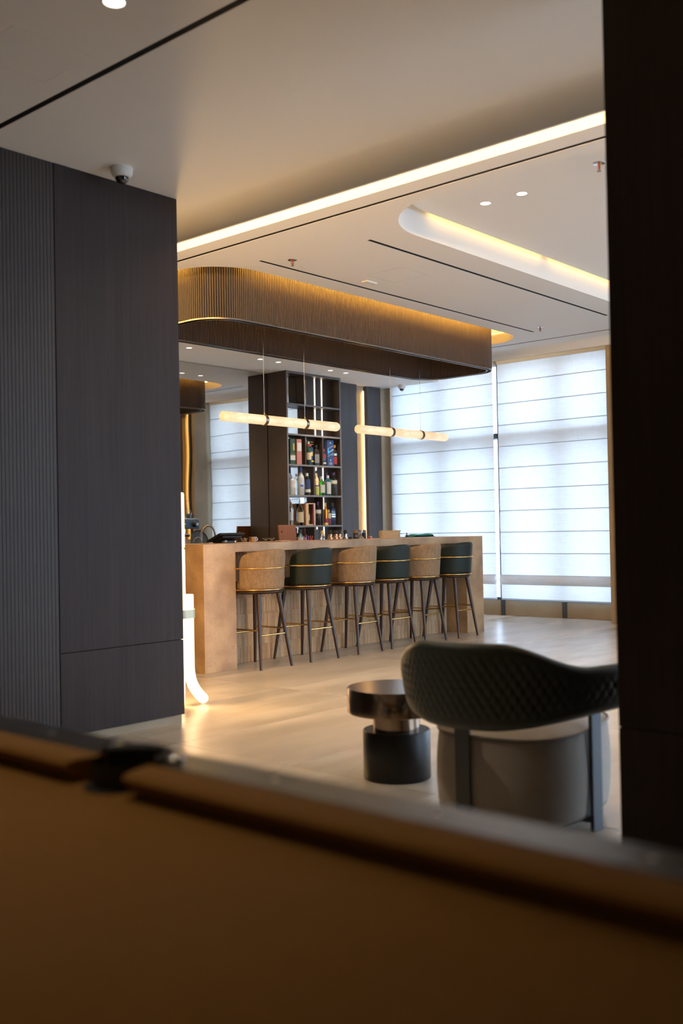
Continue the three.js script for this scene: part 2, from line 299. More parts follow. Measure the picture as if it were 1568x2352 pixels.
{
  const c = setting('ceiling_001');      // over the bar and the lounge
  const slots = [hole(5.295, 5.329, -8.3, 4.2), hole(5.77, 10.09, -5.897, -5.863), hole(5.94, 9.87, -4.888, -4.852), hole(10.573, 10.607, -8.3, 4.2)];
  obj('slab', plan(rect(5.13, 10.80, -8.43, 4.5), 3.40, 3.46, [...slots, rrect(5.48, 10.42, -7.72, -6.13, 0.5, THREE.Path), rrect(5.45, 10.1, -4.54, -2.3, 0.66, THREE.Path), hole(6.75, 7.125, -5.565, -5.18)], 24), M.plaster, c);
  obj('fascia', bx(5.13, 5.16, 3.46, 3.70, -9.5, 4.5), M.plaster, c);
  obj('access_cover', bx(6.7545, 7.1205, 3.40, 3.44, -5.5605, -5.1845), M.plaster, c);
  for (const b of [[5.295, 5.329, -8.3, 4.2], [5.77, 10.09, -5.897, -5.863], [5.94, 9.87, -4.888, -4.852], [10.573, 10.607, -8.3, 4.2]]) obj('slot_trough', bx(b[0] + 0.0003, b[1] - 0.0003, 3.4015, 3.46, b[2] + 0.0005, b[3] - 0.0005), M.dark, c);
  const lip = [[10.80, 3.40]]; for (let i = 0; i <= 14; i++) { const t = i / 14; lip.push([10.84 + 0.10 * Math.sin(t * Math.PI / 2), 3.30 + 0.10 * Math.cos(t * Math.PI / 2)]); }
  lip.push([10.955, 3.30], [10.955, 3.43], [10.80, 3.43]);
  obj('curved_lip', toCreasedNormals(along(lip, -8.43, 4.5), 0.5), M.plaster, c);
  // recess round the canopy, and the raised tray
  obj('recess_wall', plan(rrect(5.45, 10.45, -7.75, -6.10, 0.53), 3.46, 3.70, [rrect(5.48, 10.42, -7.72, -6.13, 0.5, THREE.Path)], 24), M.plaster, c);
  obj('recess_top', bx(5.40, 10.5, 3.70, 3.74, -7.8, -6.05), M.plaster, c);
  obj('tray_wall', plan(rrect(5.42, 10.13, -4.57, -2.27, 0.69), 3.46, 3.78, [rrect(5.45, 10.1, -4.54, -2.3, 0.66, THREE.Path)], 28), M.plaster, c);
  obj('tray_panel', plan(rrect(5.53, 10.02, -4.46, -2.38, 0.58), 3.565, 3.61, [[6.27, -4.03], [6.27, -3.725]].map(([x, z]) => disc(x, z, 0.04)), 28), M.plaster, c);
  // lower ceiling behind the bar
  obj('dropped_ceiling', plan(rect(4.95, 11.70, -9.5, -8.37), 3.27, 3.398, [[7.12, -8.725], [7.43, -8.725], [8.54, -8.725], [8.855, -8.73], [9.816, -8.735], [10.13, -8.74]].map(([x, z]) => disc(x, z, 0.035))), M.plaster, c);
}
// cove light over the opening, ring recess, window pocket, tray
function strip(name, label, g, mat, pos) { const o = obj(name, g, mat); tag(o, label, 'led strip'); return o; }
strip('led_strip', 'long warm light strip hidden in the ceiling cove', bx(4.465, 4.495, 3.361, 3.372, -9.4, 4.4), M.ledWarm);
for (const z of [-7.6, -5.2, -2.9, -0.6, 2.0]) area('cove_light', [1, 0.61, 0.23], LED.cove, 2.25, 0.03, [4.503, 3.376, z], [5.13, 3.56, z]);
strip('led_strip', 'amber light strip in the ceiling recess around the canopy', plan(rrect(5.481, 10.419, -7.719, -6.131, 0.499), 3.52, 3.535, [rrect(5.489, 10.411, -7.711, -6.139, 0.491, THREE.Path)], 24), M.ledAmber);
for (const x of [7.0, 8.9]) { area('recess_light', AMBER, LED.ring, 1.9, 0.02, [x, 3.527, -6.143], [x, 3.727, -6.36]); area('recess_light', AMBER, LED.ring, 1.9, 0.02, [x, 3.527, -7.707], [x, 3.727, -7.5]); }
area('recess_light', AMBER, LED.ring, 0.7, 0.02, [5.493, 3.527, -6.93], [5.7, 3.727, -6.93]);
area('recess_light', AMBER, LED.ring, 0.7, 0.02, [10.407, 3.527, -6.93], [10.2, 3.727, -6.93]);
strip('led_strip', 'warm light strip in the pocket above the window blinds', bx(10.93, 10.953, 3.431, 3.441, -8.4, 4.4), M.ledWarm);
for (const z of [-7.2, -4.4, -1.2, 1.6]) area('pocket_light', WARM, LED.pocket, 2.4, 0.02, [10.958, 3.444, z], [11.78, 3.50, z]);
strip('led_strip', 'warm light strip around the raised ceiling tray', plan(rrect(5.48, 10.07, -4.51, -2.33, 0.63), 3.628, 3.638, [rrect(5.50, 10.05, -4.49, -2.35, 0.61, THREE.Path)], 28), glow([1, 0.62, 0.22], 0.6, 'led_tray'));
for (const x of [7.1, 8.9]) { area('tray_light', [1, 0.57, 0.15], LED.tray, 1.7, 0.05, [x, 3.626, -4.50], [x, 3.0, -4.505]); area('tray_light', [1, 0.57, 0.15], LED.tray, 1.7, 0.05, [x, 3.626, -2.34], [x, 3.0, -2.335]); }
area('tray_light', [1, 0.57, 0.15], LED.tray, 0.05, 0.9, [5.49, 3.626, -3.42], [5.4899, 3.0, -3.42]);
area('tray_light', [1, 0.57, 0.15], LED.tray, 0.3, 0.05, [5.66, 3.626, -4.31], [5.655, 3.0, -4.315]);

// ---------------------------------------------------------------- fluted canopy over the bar
{
  const t = thing('bar_canopy', 'large rounded fluted oak canopy ring hanging above the bar', 'canopy');
  const { x0, x1, z0, z1, r, y0, y1 } = RING, th = 0.055;
  obj('band', plan(rrect(x0 + 0.012, x1 - 0.012, z0 + 0.012, z1 - 0.012, r - 0.012), y0 + 0.012, y1 - 0.02, [rrect(x0 + th, x1 - th, z0 + th, z1 - th, r - th, THREE.Path)], 24), M.dark, t);
  const edge = (o, h) => plan(rrect(x0 + o, x1 - o, z0 + o, z1 - o, r - o), h[0], h[1], [rrect(x0 + o + 0.012, x1 - o - 0.012, z0 + o + 0.012, z1 - o - 0.012, r - o - 0.012, THREE.Path)], 24);
  obj('edge_trim', edge(0.0, [y0, y0 + 0.012]), M.bronze, t, 'thin bronze edge trim along the outside');
  obj('edge_trim', edge(th - 0.002, [y0, y0 + 0.012]), M.bronze, t, 'thin bronze edge trim along the inside');
  // positions round the ring, inner or outer; corner runs follow the arc
  const walk = (o, pitch) => {
    const R = r - o, ax0 = x0 + o, ax1 = x1 - o, az0 = z0 + o, az1 = z1 - o, out = [];
    const lines = [[ax0 + R, az1, ax1 - R, az1, 0, 1], [ax1, az1 - R, ax1, az0 + R, 1, 0], [ax1 - R, az0, ax0 + R, az0, 0, -1], [ax0, az0 + R, ax0, az1 - R, -1, 0]];
    for (const [a, b, c, d, nx, nz] of lines) { const L = Math.hypot(c - a, d - b), n = Math.round(L / pitch); for (let i = 0; i < n; i++) { const q = (i + 0.5) / n; out.push([a + (c - a) * q, b + (d - b) * q, nx, nz]); } }
    for (const [cx, cz, a0] of [[ax0 + R, az1 - R, Math.PI / 2], [ax1 - R, az1 - R, 0], [ax0 + R, az0 + R, Math.PI], [ax1 - R, az0 + R, 1.5 * Math.PI]]) {
      const n = Math.round(R * Math.PI / 2 / pitch);
      for (let i = 0; i < n; i++) { const a = a0 + (i + 0.5) / n * Math.PI / 2; out.push([cx + R * Math.cos(a), cz + R * Math.sin(a), Math.cos(a), Math.sin(a)]); }
    }
    return out;
  };
  const slatShape = new THREE.Shape([[-0.0078, -0.008], [0.0078, -0.008], [0.0078, 0.001], [0.004, 0.0048], [-0.004, 0.0048], [-0.0078, 0.001]].map((p) => new THREE.Vector2(...p)));
  const slat = clean(new THREE.ExtrudeGeometry(slatShape, { depth: y1 - y0 - 0.04, bevelEnabled: false }).rotateX(-Math.PI / 2).rotateY(Math.PI));
  uvm(slat);
  const slats = [0, 1, 2, 3].map((k) => { const g = slat.clone(), uv = g.attributes.uv; for (let i = 0; i < uv.count; i++) uv.setXY(i, uv.getX(i) + 0.21 * k, uv.getY(i) + 0.37 * k); return g; });
  const put = (p, o) => { const m = new THREE.Matrix4().makeRotationY(Math.atan2(p[2] * o, p[3] * o)); m.setPosition(p[0], y0 + 0.013, p[1]); return m; };
  const outer = walk(0.0048, 0.0212), inner = walk(th + 0.004, 0.0212), rest = [];
  const front = outer.filter((p) => p[3] > 0.05 || (p[2] < -0.5)), seen = front.slice(0, 300), unseen = [...front.slice(300), ...outer.filter((p) => !front.includes(p))];
  for (const p of seen) { const s = obj('slat', slats[Math.floor(rnd(0, 4))], M.canopyWood, t); s.applyMatrix4(put(p, 1)); }
  unseen.forEach((p, i) => rest.push(slats[i % 4].clone().applyMatrix4(put(p, 1))));
  inner.forEach((p, i) => rest.push(slats[i % 4].clone().applyMatrix4(put(p, -1))));
  obj('slatting', mergeGeometries(rest), M.canopyWood, t).userData.kind = 'stuff';
  obj('hanger', [[5.9, -6.5], [10, -6.5], [5.9, -7.36], [10, -7.36]].map(([x, z]) => bx(x - 0.02, x + 0.02, 3.6, 3.71, z - 0.02, z + 0.02)), M.dark, t);
}
// ---------------------------------------------------------------- pendants
function pendant(x0, x1, rings, label) {
  const t = thing('pendant_lamp', label, 'lamp', [0, 2.252, -6.85], 0, 'alabaster pendants over the bar');
  const r = 0.046, cuts = [x0, ...rings, x1];
  for (let i = 0; i < 3; i++) {
    const a = cuts[i] + (i ? 0.014 : 0), b = cuts[i + 1] - (i < 2 ? 0.014 : 0), pr = [];
    const e0 = i === 0 ? 0.012 : 0, e1 = i === 2 ? 0.03 : 0;
    pr.push([0, a]); if (e0) pr.push([r - 0.012, a], [r - 0.004, a + 0.004], [r, a + e0]); else pr.push([r, a]);
    if (e1) { pr.push([r, b - e1], [r - 0.006, b - 0.012], [r - 0.02, b - 0.002]); } else pr.push([r, b]);
    pr.push([0, b]);
    const g = lathe(pr, 32), uv = g.attributes.uv, p = g.attributes.position;
    for (let k = 0; k < p.count; k++) uv.setXY(k, p.getY(k), uv.getX(k) * 0.31);
    obj('tube', g.rotateZ(-Math.PI / 2), M.alabaster, t);
  }
  for (const x of rings) {
    obj('collar', new THREE.CylinderGeometry(r + 0.005, r + 0.005, 0.034, 32).rotateZ(Math.PI / 2).translate(x, 0, 0), M.bronze, t, 'bronze collar');
    obj('hook', rod(V(x, r, 0), V(x, r + 0.02, 0), 0.006), M.brass, t);
    obj('cable', rod(V(x, r + 0.02, 0), V(x, 3.705 - 2.252, 0), 0.0022, 0.0022, 6), M.steel, t);
  }
  const l = area('pendant_light', CREAM, LED.pendant, x1 - x0 - 0.04, 0.05, [(x0 + x1) / 2, 2.252 - r - 0.003, -6.85], [(x0 + x1) / 2, 0, -6.8501]); 
}
pendant(6.205, 7.80, [6.745, 7.305], 'long alabaster tube pendant nearer the shelves, hanging left above the bar');
pendant(8.105, 9.71, [8.677, 9.215], 'long alabaster tube pendant nearer the window blinds, above the bar');

// ---------------------------------------------------------------- bar
{
  const t = thing('bar_counter', 'long tan stone waterfall bar with ribbed tile front', 'bar');
  { const u = new THREE.Shape([[5.68, 0], [6.048, 0], [6.048, 1.021], [9.60, 1.021], [9.60, 0], [9.94, 0], [9.94, 1.096], [5.68, 1.096]].map((p) => new THREE.Vector2(...p)));
    obj('waterfall_slab', uvm(new THREE.ExtrudeGeometry(u, { depth: 0.746, bevelEnabled: true, bevelSize: 0.002, bevelThickness: 0.002, bevelOffset: -0.002, bevelSegments: 1 }).translate(0, 0, -7.278)), M.stone, t); }
  obj('tile_backing', bx(6.049, 9.599, 0, 1.02, -7.0, -6.818), M.grout, t);
  const tones = [[0.75, 0.63, 0.49], [0.81, 0.70, 0.56], [0.69, 0.56, 0.42], [0.77, 0.66, 0.53]];
  M.rods = tones.map((c, k) => std({ map: tex(64, 128, [0.05, 0.15], (u, v) => { const d = vnoise(u, v, 14, 30, 400 + k), a = fbm(u, v, 4, 3, 410 + k, 3); return mixc(c.map((x) => x * (0.93 + 0.14 * a)), [0.30, 0.19, 0.11], d > 0.87 ? 0.6 : 0); }), roughness: 0.55, name: 'ribbed_tile' }));
  const h = 0.1448, g = uvm(clean(new THREE.CylinderGeometry(0.0088, 0.0088, h, 7, 1, false).rotateY(0.2)));
  const n = Math.floor(3.55 / 0.01785), rest = [[], [], [], []]; let k = 0;
  for (let i = 0; i < n; i++) for (let j = 0; j < 7; j++) {
    const x = 6.049 + 0.0092 + i * 0.01785, y0 = j * 0.1465 - 0.001 + 0.002, top = Math.min(y0 + h, 1.0195), tone = Math.floor(rnd(0, 4));
    const m = new THREE.Matrix4().makeScale(1, (top - y0) / h, 1).setPosition(x, (y0 + top) / 2, -6.812);
    if (k < 294) { const o = obj('rod_tile', g, M.rods[tone], t); o.applyMatrix4(m); k++; } else rest[tone].push(g.clone().applyMatrix4(m));
  }
  rest.forEach((l, i) => (obj('ribbed_tiling', mergeGeometries(l), M.rods[i], t).userData.kind = 'stuff'));
}
tag(obj('under_counter', [rb(6.05, 9.6, 0, 0.86, -7.9, -7.29, 0.004), rb(6.04, 9.61, 0.861, 0.90, -7.92, -7.285, 0.004)], M.gunmetal), 'dark low work counter running behind the bar', 'counter');
tag(obj('back_counter', [rb(5.0, 10.42, 0, 0.92, -9.44, -8.78, 0.004), rb(4.98, 10.42, 0.921, 0.96, -9.44, -8.75, 0.004)], M.shelfWood), 'dark oak back counter below the mirror', 'counter');

// ---------------------------------------------------------------- stools
function shell(o) {     // an upholstered wrap-round back: plan radius, heights and thickness by angle
  return grid(o.n, o.m, (a, b) => {
    const f = -o.span + 2 * o.span * a, top = o.top(f), bot = o.bot(f), h = o.th / 2, k = o.side ?? 0.4, c = 0.5 - k;      // k: share of the section's points on each face
    let y, rr, face = 0;
    if (b < k) { y = bot + h + (top - bot - 2 * h) * b / k; rr = h; face = 1; }
    else if (b < 0.5) { const t = (b - k) / c * Math.PI; y = top - h + h * Math.sin(t); rr = h * Math.cos(t); }
    else if (b < 0.5 + k) { y = top - h - (top - bot - 2 * h) * (b - 0.5) / k; rr = -h; }
    else { const t = (b - 0.5 - k) / c * Math.PI; y = bot + h - h * Math.sin(t); rr = -h * Math.cos(t); }
    const lean = o.lean ? o.lean(y, f) : 0, out = o.bulge && face ? o.bulge(f, y) * Math.min(1, 30 * (y - bot - h), 30 * (top - h - y)) : 0;
    const [px, pz, nx, nz] = o.at(f), q = V(px + nx * (rr + lean + out), y, pz + nz * (rr + lean + out));
    q.u = f * 0.25 + rr; q.v = y + rr; return q;
  }, true, true);
}
function makeStool(name, label, fabric, group) {
  const t = thing(name, label, 'stool', [0, 0, 0], 0, group);
  const round = (f, m) => { const k = Math.max(0, (Math.abs(f) - (m - 0.2)) / 0.2); return k > 0 ? 1 - Math.sqrt(Math.max(0, 1 - k * k)) : 0; };
  obj('backrest', shell({ n: 56, m: 40, span: 1.42, th: 0.042, at: (f) => [0.222 * Math.sin(f), 0.222 * Math.cos(f), Math.sin(f), Math.cos(f)],
    top: (f) => 0.957 + 0.083 * Math.pow(Math.max(0, Math.cos(f * 0.95)), 0.8) - 0.06 * round(f, 1.42), bot: () => 0.688, lean: (y, f) => 0.028 * (y - 0.69) / 0.35 * Math.max(0, Math.cos(f)) }), fabric, t);
  obj('seat_cushion', lathe([[0, 0.766], [0.14, 0.766], [0.185, 0.758], [0.203, 0.74], [0.206, 0.70], [0.20, 0.689], [0, 0.689]], 44), fabric, t);
  obj('seat_frame', lathe([[0, 0.683], [0.232, 0.683], [0.24, 0.676], [0.238, 0.664], [0.22, 0.652], [0.19, 0.648], [0, 0.648]], 48), M.legWood, t);
  const ring = []; for (let i = 0; i < 28; i++) { const a = i / 28 * Math.PI * 2; ring.push(V(0.243 * Math.sin(a), 0.688, 0.243 * Math.cos(a))); }
  obj('seat_ring', tube(ring, 0.0068, 84, 8, true), M.brass, t, 'brass ring under the seat');
  const rail = []; for (let i = -16; i <= 16; i++) { const a = i / 16 * 1.95; const rr = Math.abs(a) > 1.5 ? 0.26 - (Math.abs(a) - 1.5) * 0.06 : 0.262; rail.push(V(rr * Math.sin(a), 0.877, rr * Math.cos(a))); }
  rail.push(V(0.205, 0.85, -0.135), V(0.20, 0.77, -0.125)); rail.unshift(V(-0.20, 0.77, -0.125), V(-0.205, 0.85, -0.135));
  obj('back_rail', tube(rail, 0.0072, 90, 8), M.brass, t, 'brass rail round the back');
  const foot = (sx, sz, y) => { const k = 1 - y / 0.65; return V(sx * (0.122 + 0.068 * k), y, sz * (0.15 + 0.085 * k)); };
  for (const [sx, sz] of [[-1, 1], [1, 1], [-1, -1], [1, -1]]) obj('leg', rod(foot(sx, sz, 0), foot(sx, sz, 0.655), 0.0125, 0.021, 14), M.legWood, t);
  const bars = [[-1, 1, 1, 1, 0.293], [-1, -1, 1, -1, 0.293], [-1, 1, -1, -1, 0.335], [1, 1, 1, -1, 0.335]];
  for (const [a, b, c, d, y] of bars) obj('footrest_bar', rod(foot(a, b, y), foot(c, d, y), 0.0075, 0.0075, 8), M.brass, t);
  return t;
}
{
  const xs = [6.292, 6.922, 7.578, 8.118, 8.656, 9.253], zc = -6.525;
  const where = ['nearest the floor lamp', 'second from the floor lamp', 'third from the floor lamp', 'third from the window blinds', 'fifth from the floor lamp', 'nearest the window blinds'];
  const tan = makeStool('bar_stool', 'tan velvet bar stool with brass rails, ' + where[0], M.tanFabric, 'bar stools along the counter'); tan.position.set(xs[0], 0, zc);
  const green = makeStool('bar_stool', 'dark green leather bar stool with brass rails, ' + where[1], M.greenLeather, 'bar stools along the counter'); green.position.set(xs[1], 0, zc);
  const turns = [0, 0, 0.03, -0.02, 0.02, 0.03];
  for (let i = 2; i < 6; i++) dup(i % 2 ? green : tan, [xs[i], 0, zc], turns[i], (i % 2 ? 'dark green leather' : 'tan velvet') + ' bar stool with brass rails, ' + where[i]);
}
// ---------------------------------------------------------------- mirror, wall panels behind the bar
{
  const g = new THREE.PlaneGeometry(5.4, 3.26, 90, 54), p = g.attributes.position;
  for (let i = 0; i < p.count; i++) p.setZ(i, 0.00016 * (Math.sin(p.getY(i) * 7.1 + 1.3) * Math.cos(p.getX(i) * 5.3) + 0.6 * Math.sin(p.getX(i) * 9.7 + p.getY(i) * 3.1)));
  g.computeVertexNormals();
  const t = thing('wall_mirror', 'large tinted mirror covering the wall behind the bar', 'mirror', [7.72, 1.635, -9.452]);
  obj('glass', g, M.mirror, t);
  obj('backing', bx(-2.7, 2.7, -1.63, 1.63, -0.046, -0.004), M.dark, t);
}
function roundedPanel(name, label, g) { tag(obj(name, g, M.panelWood), label, 'wall panel'); }
roundedPanel('wall_panel', 'dark oak wall panel with rounded edge beside the shelves', plan(rrect(10.60, 11.12, -9.56, -9.33, 0.11), 0, 3.268, [], 14));
roundedPanel('wall_panel', 'narrow dark oak wall panel between the light strip and the window', plan(rrect(11.262, 11.625, -9.56, -9.33, 0.07), 0, 3.268, [], 14));
{
  const t = thing('light_groove', 'vertical warm light strip glowing between two dark oak panels', 'led strip', [11.19, 0, -9.36]);
  obj('groove_back', bx(-0.068, 0.07, 0, 3.268, -0.14, -0.03), M.beigeWall, t);
  obj('led_strip', bx(0.05, 0.066, 0.02, 3.2, -0.028, -0.018), glow([1, 0.80, 0.50], 1.6, 'led_groove'), t);
  area('groove_light', AMBER, LED.wall * 1.6, 0.012, 3.1, [11.236, 1.62, -9.374], [11.17, 1.62, -9.44]);
}
{   // the same finish on the pier to the right of the window
  roundedPanel('wall_panel', 'dark oak panel on the pier right of the window', plan(rrect(11.345, 11.50, -5.558, -5.515, 0.015), 0, 3.30, [], 10));
  roundedPanel('wall_panel', 'wide dark oak panel on the pier beyond the second light strip', plan(rrect(11.30, 11.50, -5.40, -4.3, 0.06), 0, 3.30, [], 10));
  const o = obj('led_strip', bx(11.365, 11.378, 0.02, 3.25, -5.508, -5.462), glow([1, 0.50, 0.04], 0.75, 'led_pier')); tag(o, 'vertical light strip on the pier right of the window', 'led strip');
  area('pier_light', AMBER, LED.wall, 0.012, 3.1, [11.36, 1.62, -5.458], [11.37, 1.62, -5.40]);
}
// ---------------------------------------------------------------- shelf unit and its bottles
const SH = [3.252, 2.842, 2.447, 2.05, 1.65, 1.252];
{
  const t = thing('bar_shelf', 'tall open dark oak bottle shelf against the mirror', 'shelf', [0, 0, 0]);
  const zf = -9.10, zb = -9.445;
  obj('side_panel', rb(9.362, 9.385, 0.961, 3.268, zb, zf, 0.001), M.shelfWood, t);
  obj('side_panel', rb(10.40, 10.423, 0.961, 3.268, zb, zf, 0.001), M.shelfWood, t);
  for (const y of SH) obj('shelf_board', rb(9.386, 10.399, y - 0.011, y + 0.011, -9.245, zf + 0.001, 0.001), M.shelfWood, t);
  for (const [x, r] of [[9.712, 0], [9.879, 1], [9.712, 2], [10.046, 2], [9.866, 3], [10.03, 4], [9.86, 5]]) obj('divider', rb(x - 0.009, x + 0.009, r < 5 ? SH[r + 1] + 0.0115 : 0.9615, SH[r] - 0.0115, -9.245, zf, 0.001), M.shelfWood, t);
  const litEdge = std({ color: rgb(0.15, 0.14, 0.138), roughness: 0.4 });  // paler colour paints the light caught by the front edges
  for (const y of SH) obj('lit_edge', bx(9.386, 10.399, y - 0.011, y + 0.011, zf + 0.0011, zf + 0.0025), litEdge, t);
  for (const x of [9.3735, 10.4115]) obj('lit_edge', bx(x - 0.0115, x + 0.0115, 0.962, 3.266, zf + 0.0003, zf + 0.0025), litEdge, t);
  obj('mirror_back', bx(9.386, 9.885, 0.962, 3.24, -9.249, -9.246), M.mirror, t, 'mirrored back'); obj('back_panel', bx(9.8855, 10.399, 0.962, 3.24, -9.255, -9.246), M.shelfWood, t);
  const runs = [[1.264, 1.638], [1.662, 2.038], [2.062, 2.435], [2.459, 2.83], [2.854, 3.24], [0.963, 1.24]];
  for (const [a, b] of runs) { for (const x of [10.058, 10.197]) { obj('led_strip', bx(x - 0.006, x + 0.006, a, b, -9.2455, -9.239), M.ledWhite, t); area('shelf_light', [1, 0.78, 0.5], LED.shelf * 0.5, 0.012, b - a - 0.02, [x, (a + b) / 2, -9.238], [x, (a + b) / 2, -9.0]); } }
}
const bottleProfile = {
  standard: [[0, 0], [0.036, 0], [0.039, 0.006], [0.039, 0.185], [0.035, 0.205], [0.018, 0.232], [0.0135, 0.25], [0.0135, 0.29], [0.015, 0.292], [0.015, 0.30], [0, 0.30]],
  square: [[0, 0], [0.042, 0], [0.045, 0.006], [0.045, 0.165], [0.04, 0.185], [0.02, 0.205], [0.0145, 0.22], [0.0145, 0.255], [0, 0.255]],
  tall: [[0, 0], [0.038, 0], [0.041, 0.006], [0.042, 0.20], [0.036, 0.235], [0.018, 0.265], [0.0135, 0.29], [0.0125, 0.355], [0, 0.355]],
  squat: [[0, 0], [0.046, 0], [0.052, 0.008], [0.052, 0.10], [0.045, 0.13], [0.02, 0.15], [0.013, 0.165], [0.013, 0.19], [0, 0.19]],
  curvy: [[0, 0], [0.032, 0], [0.036, 0.006], [0.03, 0.10], [0.038, 0.20], [0.03, 0.235], [0.014, 0.265], [0.012, 0.33], [0, 0.33]],
  shoulder: [[0, 0], [0.041, 0], [0.043, 0.006], [0.043, 0.19], [0.038, 0.21], [0.016, 0.222], [0.014, 0.24], [0.014, 0.262], [0, 0.262]],
};
const gl = (r, g, b, o = {}) => std({ color: rgb(r, g, b), transmission: o.t ?? 0.85, roughness: o.r ?? 0.06, thickness: 0.03, ior: 1.45, attenuationColor: rgb(r, g, b), attenuationDistance: 0.05, name: 'bottle_glass' });
const G = { clear: gl(0.95, 0.96, 0.95, { t: 1 }), frost: gl(0.86, 0.87, 0.87, { r: 0.55, t: 0.6 }), green: gl(0.12, 0.62, 0.10), dark: std({ color: rgb(0.02, 0.017, 0.014), roughness: 0.12 }), navy: std({ color: rgb(0.015, 0.03, 0.075), roughness: 0.12 }), teal: gl(0.12, 0.50, 0.62), amber: gl(0.75, 0.42, 0.08), paleTeal: gl(0.55, 0.80, 0.84), peach: gl(0.95, 0.72, 0.50, { r: 0.3, t: 0.6 }), bottle: std({ color: rgb(0.015, 0.05, 0.035), roughness: 0.12 }), brown: gl(0.42, 0.20, 0.08) };
const flat = (r, g, b, o = {}) => std({ color: rgb(r, g, b), roughness: 0.55, ...o });
const L = { white: flat(0.48, 0.47, 0.45), cream: flat(0.46, 0.38, 0.25), red: flat(0.24, 0.02, 0.025), navy: flat(0.02, 0.04, 0.14), gold: flat(0.62, 0.42, 0.10, { metalness: 0.6, roughness: 0.35 }), silver: flat(0.6, 0.6, 0.62, { metalness: 0.9, roughness: 0.3 }), black: M.black, purple: flat(0.06, 0.03, 0.13), blue: flat(0.03, 0.10, 0.40), teal: flat(0.25, 0.50, 0.53), yellow: flat(0.70, 0.48, 0.04), pink: flat(0.36, 0.145, 0.135), orange: flat(0.36, 0.14, 0.05), burgundy: flat(0.16, 0.02, 0.04), lime: flat(0.42, 0.45, 0.12), grey: flat(0.09, 0.11, 0.13) };
const labelShell = (r, y0, y1, w, n = 14) => { const g = new THREE.CylinderGeometry(r, r, y1 - y0, n, 1, true, -w / 2, w).translate(0, (y0 + y1) / 2, 0); return g; };
function bottle(label, kind, glass, o) {      // at x, shelf height y, depth z; scaled to the height h; labels face the room
  const pr = bottleProfile[kind], H = pr[pr.length - 1][1], s = o.h / H, w = (o.d ?? 2 * Math.max(...pr.map((p) => p[0])) * s) / (2 * Math.max(...pr.map((p) => p[0])));
  const t = thing('bottle', label, 'bottle', [o.x, o.y, o.z ?? -9.15], o.turn ?? -0.55, o.group ?? 'bottles on the bar shelf');
  const body = pr.map((p) => [p[0] * w, p[1] * s]), R = Math.max(...body.map((p) => p[0]));
  obj('body', lathe(body, kind === 'square' ? 4 : 22).rotateY(kind === 'square' ? Math.PI / 4 : 0), glass, t);
  const neck = pr[pr.length - 2][0] * w + 0.0015;
  if (o.cap) obj('cap', cyl(neck + 0.001, neck, o.h - (o.capH ?? 0.035), o.h + 0.002, 0, 0, 16), o.cap, t);
  for (const [m, a, b, ang] of o.labels ?? []) obj('label', kind === 'square' ? rb(-R * 0.66, R * 0.66, o.h * a, o.h * b, R * 0.69, R * 0.72, 0.001, 1) : labelShell(R + 0.0008, o.h * a, o.h * b, ang ?? 2.0), m, t);
  if (o.seal) obj('seal', new THREE.CylinderGeometry(0.011, 0.011, 0.004, 16).rotateX(Math.PI / 2).translate(0.028, o.h * 0.69, R), o.seal, t);
  if (o.fill) obj('liquid', lathe([[0, 0.004], [R * 0.93, 0.005], [R * 0.93, o.h * o.fill[1]], [0, o.h * o.fill[1]]], 20), o.fill[0], t);
  return t;
}
function giftBox(name, label, [x0, x1], y, h, d, mats, o = {}) {
  const t = thing(name, label, 'box', [(x0 + x1) / 2, y, o.z ?? -9.16], o.turn ?? -0.2);
  const w = x1 - x0;
  obj('carton', rb(-w / 2, w / 2, 0, h, -d / 2, d / 2, 0.0015, 1), mats[0], t);
  for (const [m, x, X, a, b] of o.bands ?? []) obj('printed_panel', bx(w * (x - 0.5), w * (X - 0.5), h * a, h * b, d / 2 + 0.0003, d / 2 + 0.0012), m, t);
  if (o.side) obj('side_panel', bx(-w / 2 - 0.0012, -w / 2 - 0.0003, 0.001, h - 0.001, -d / 2 + 0.001, d / 2 - 0.001), o.side, t);
  return t;
}
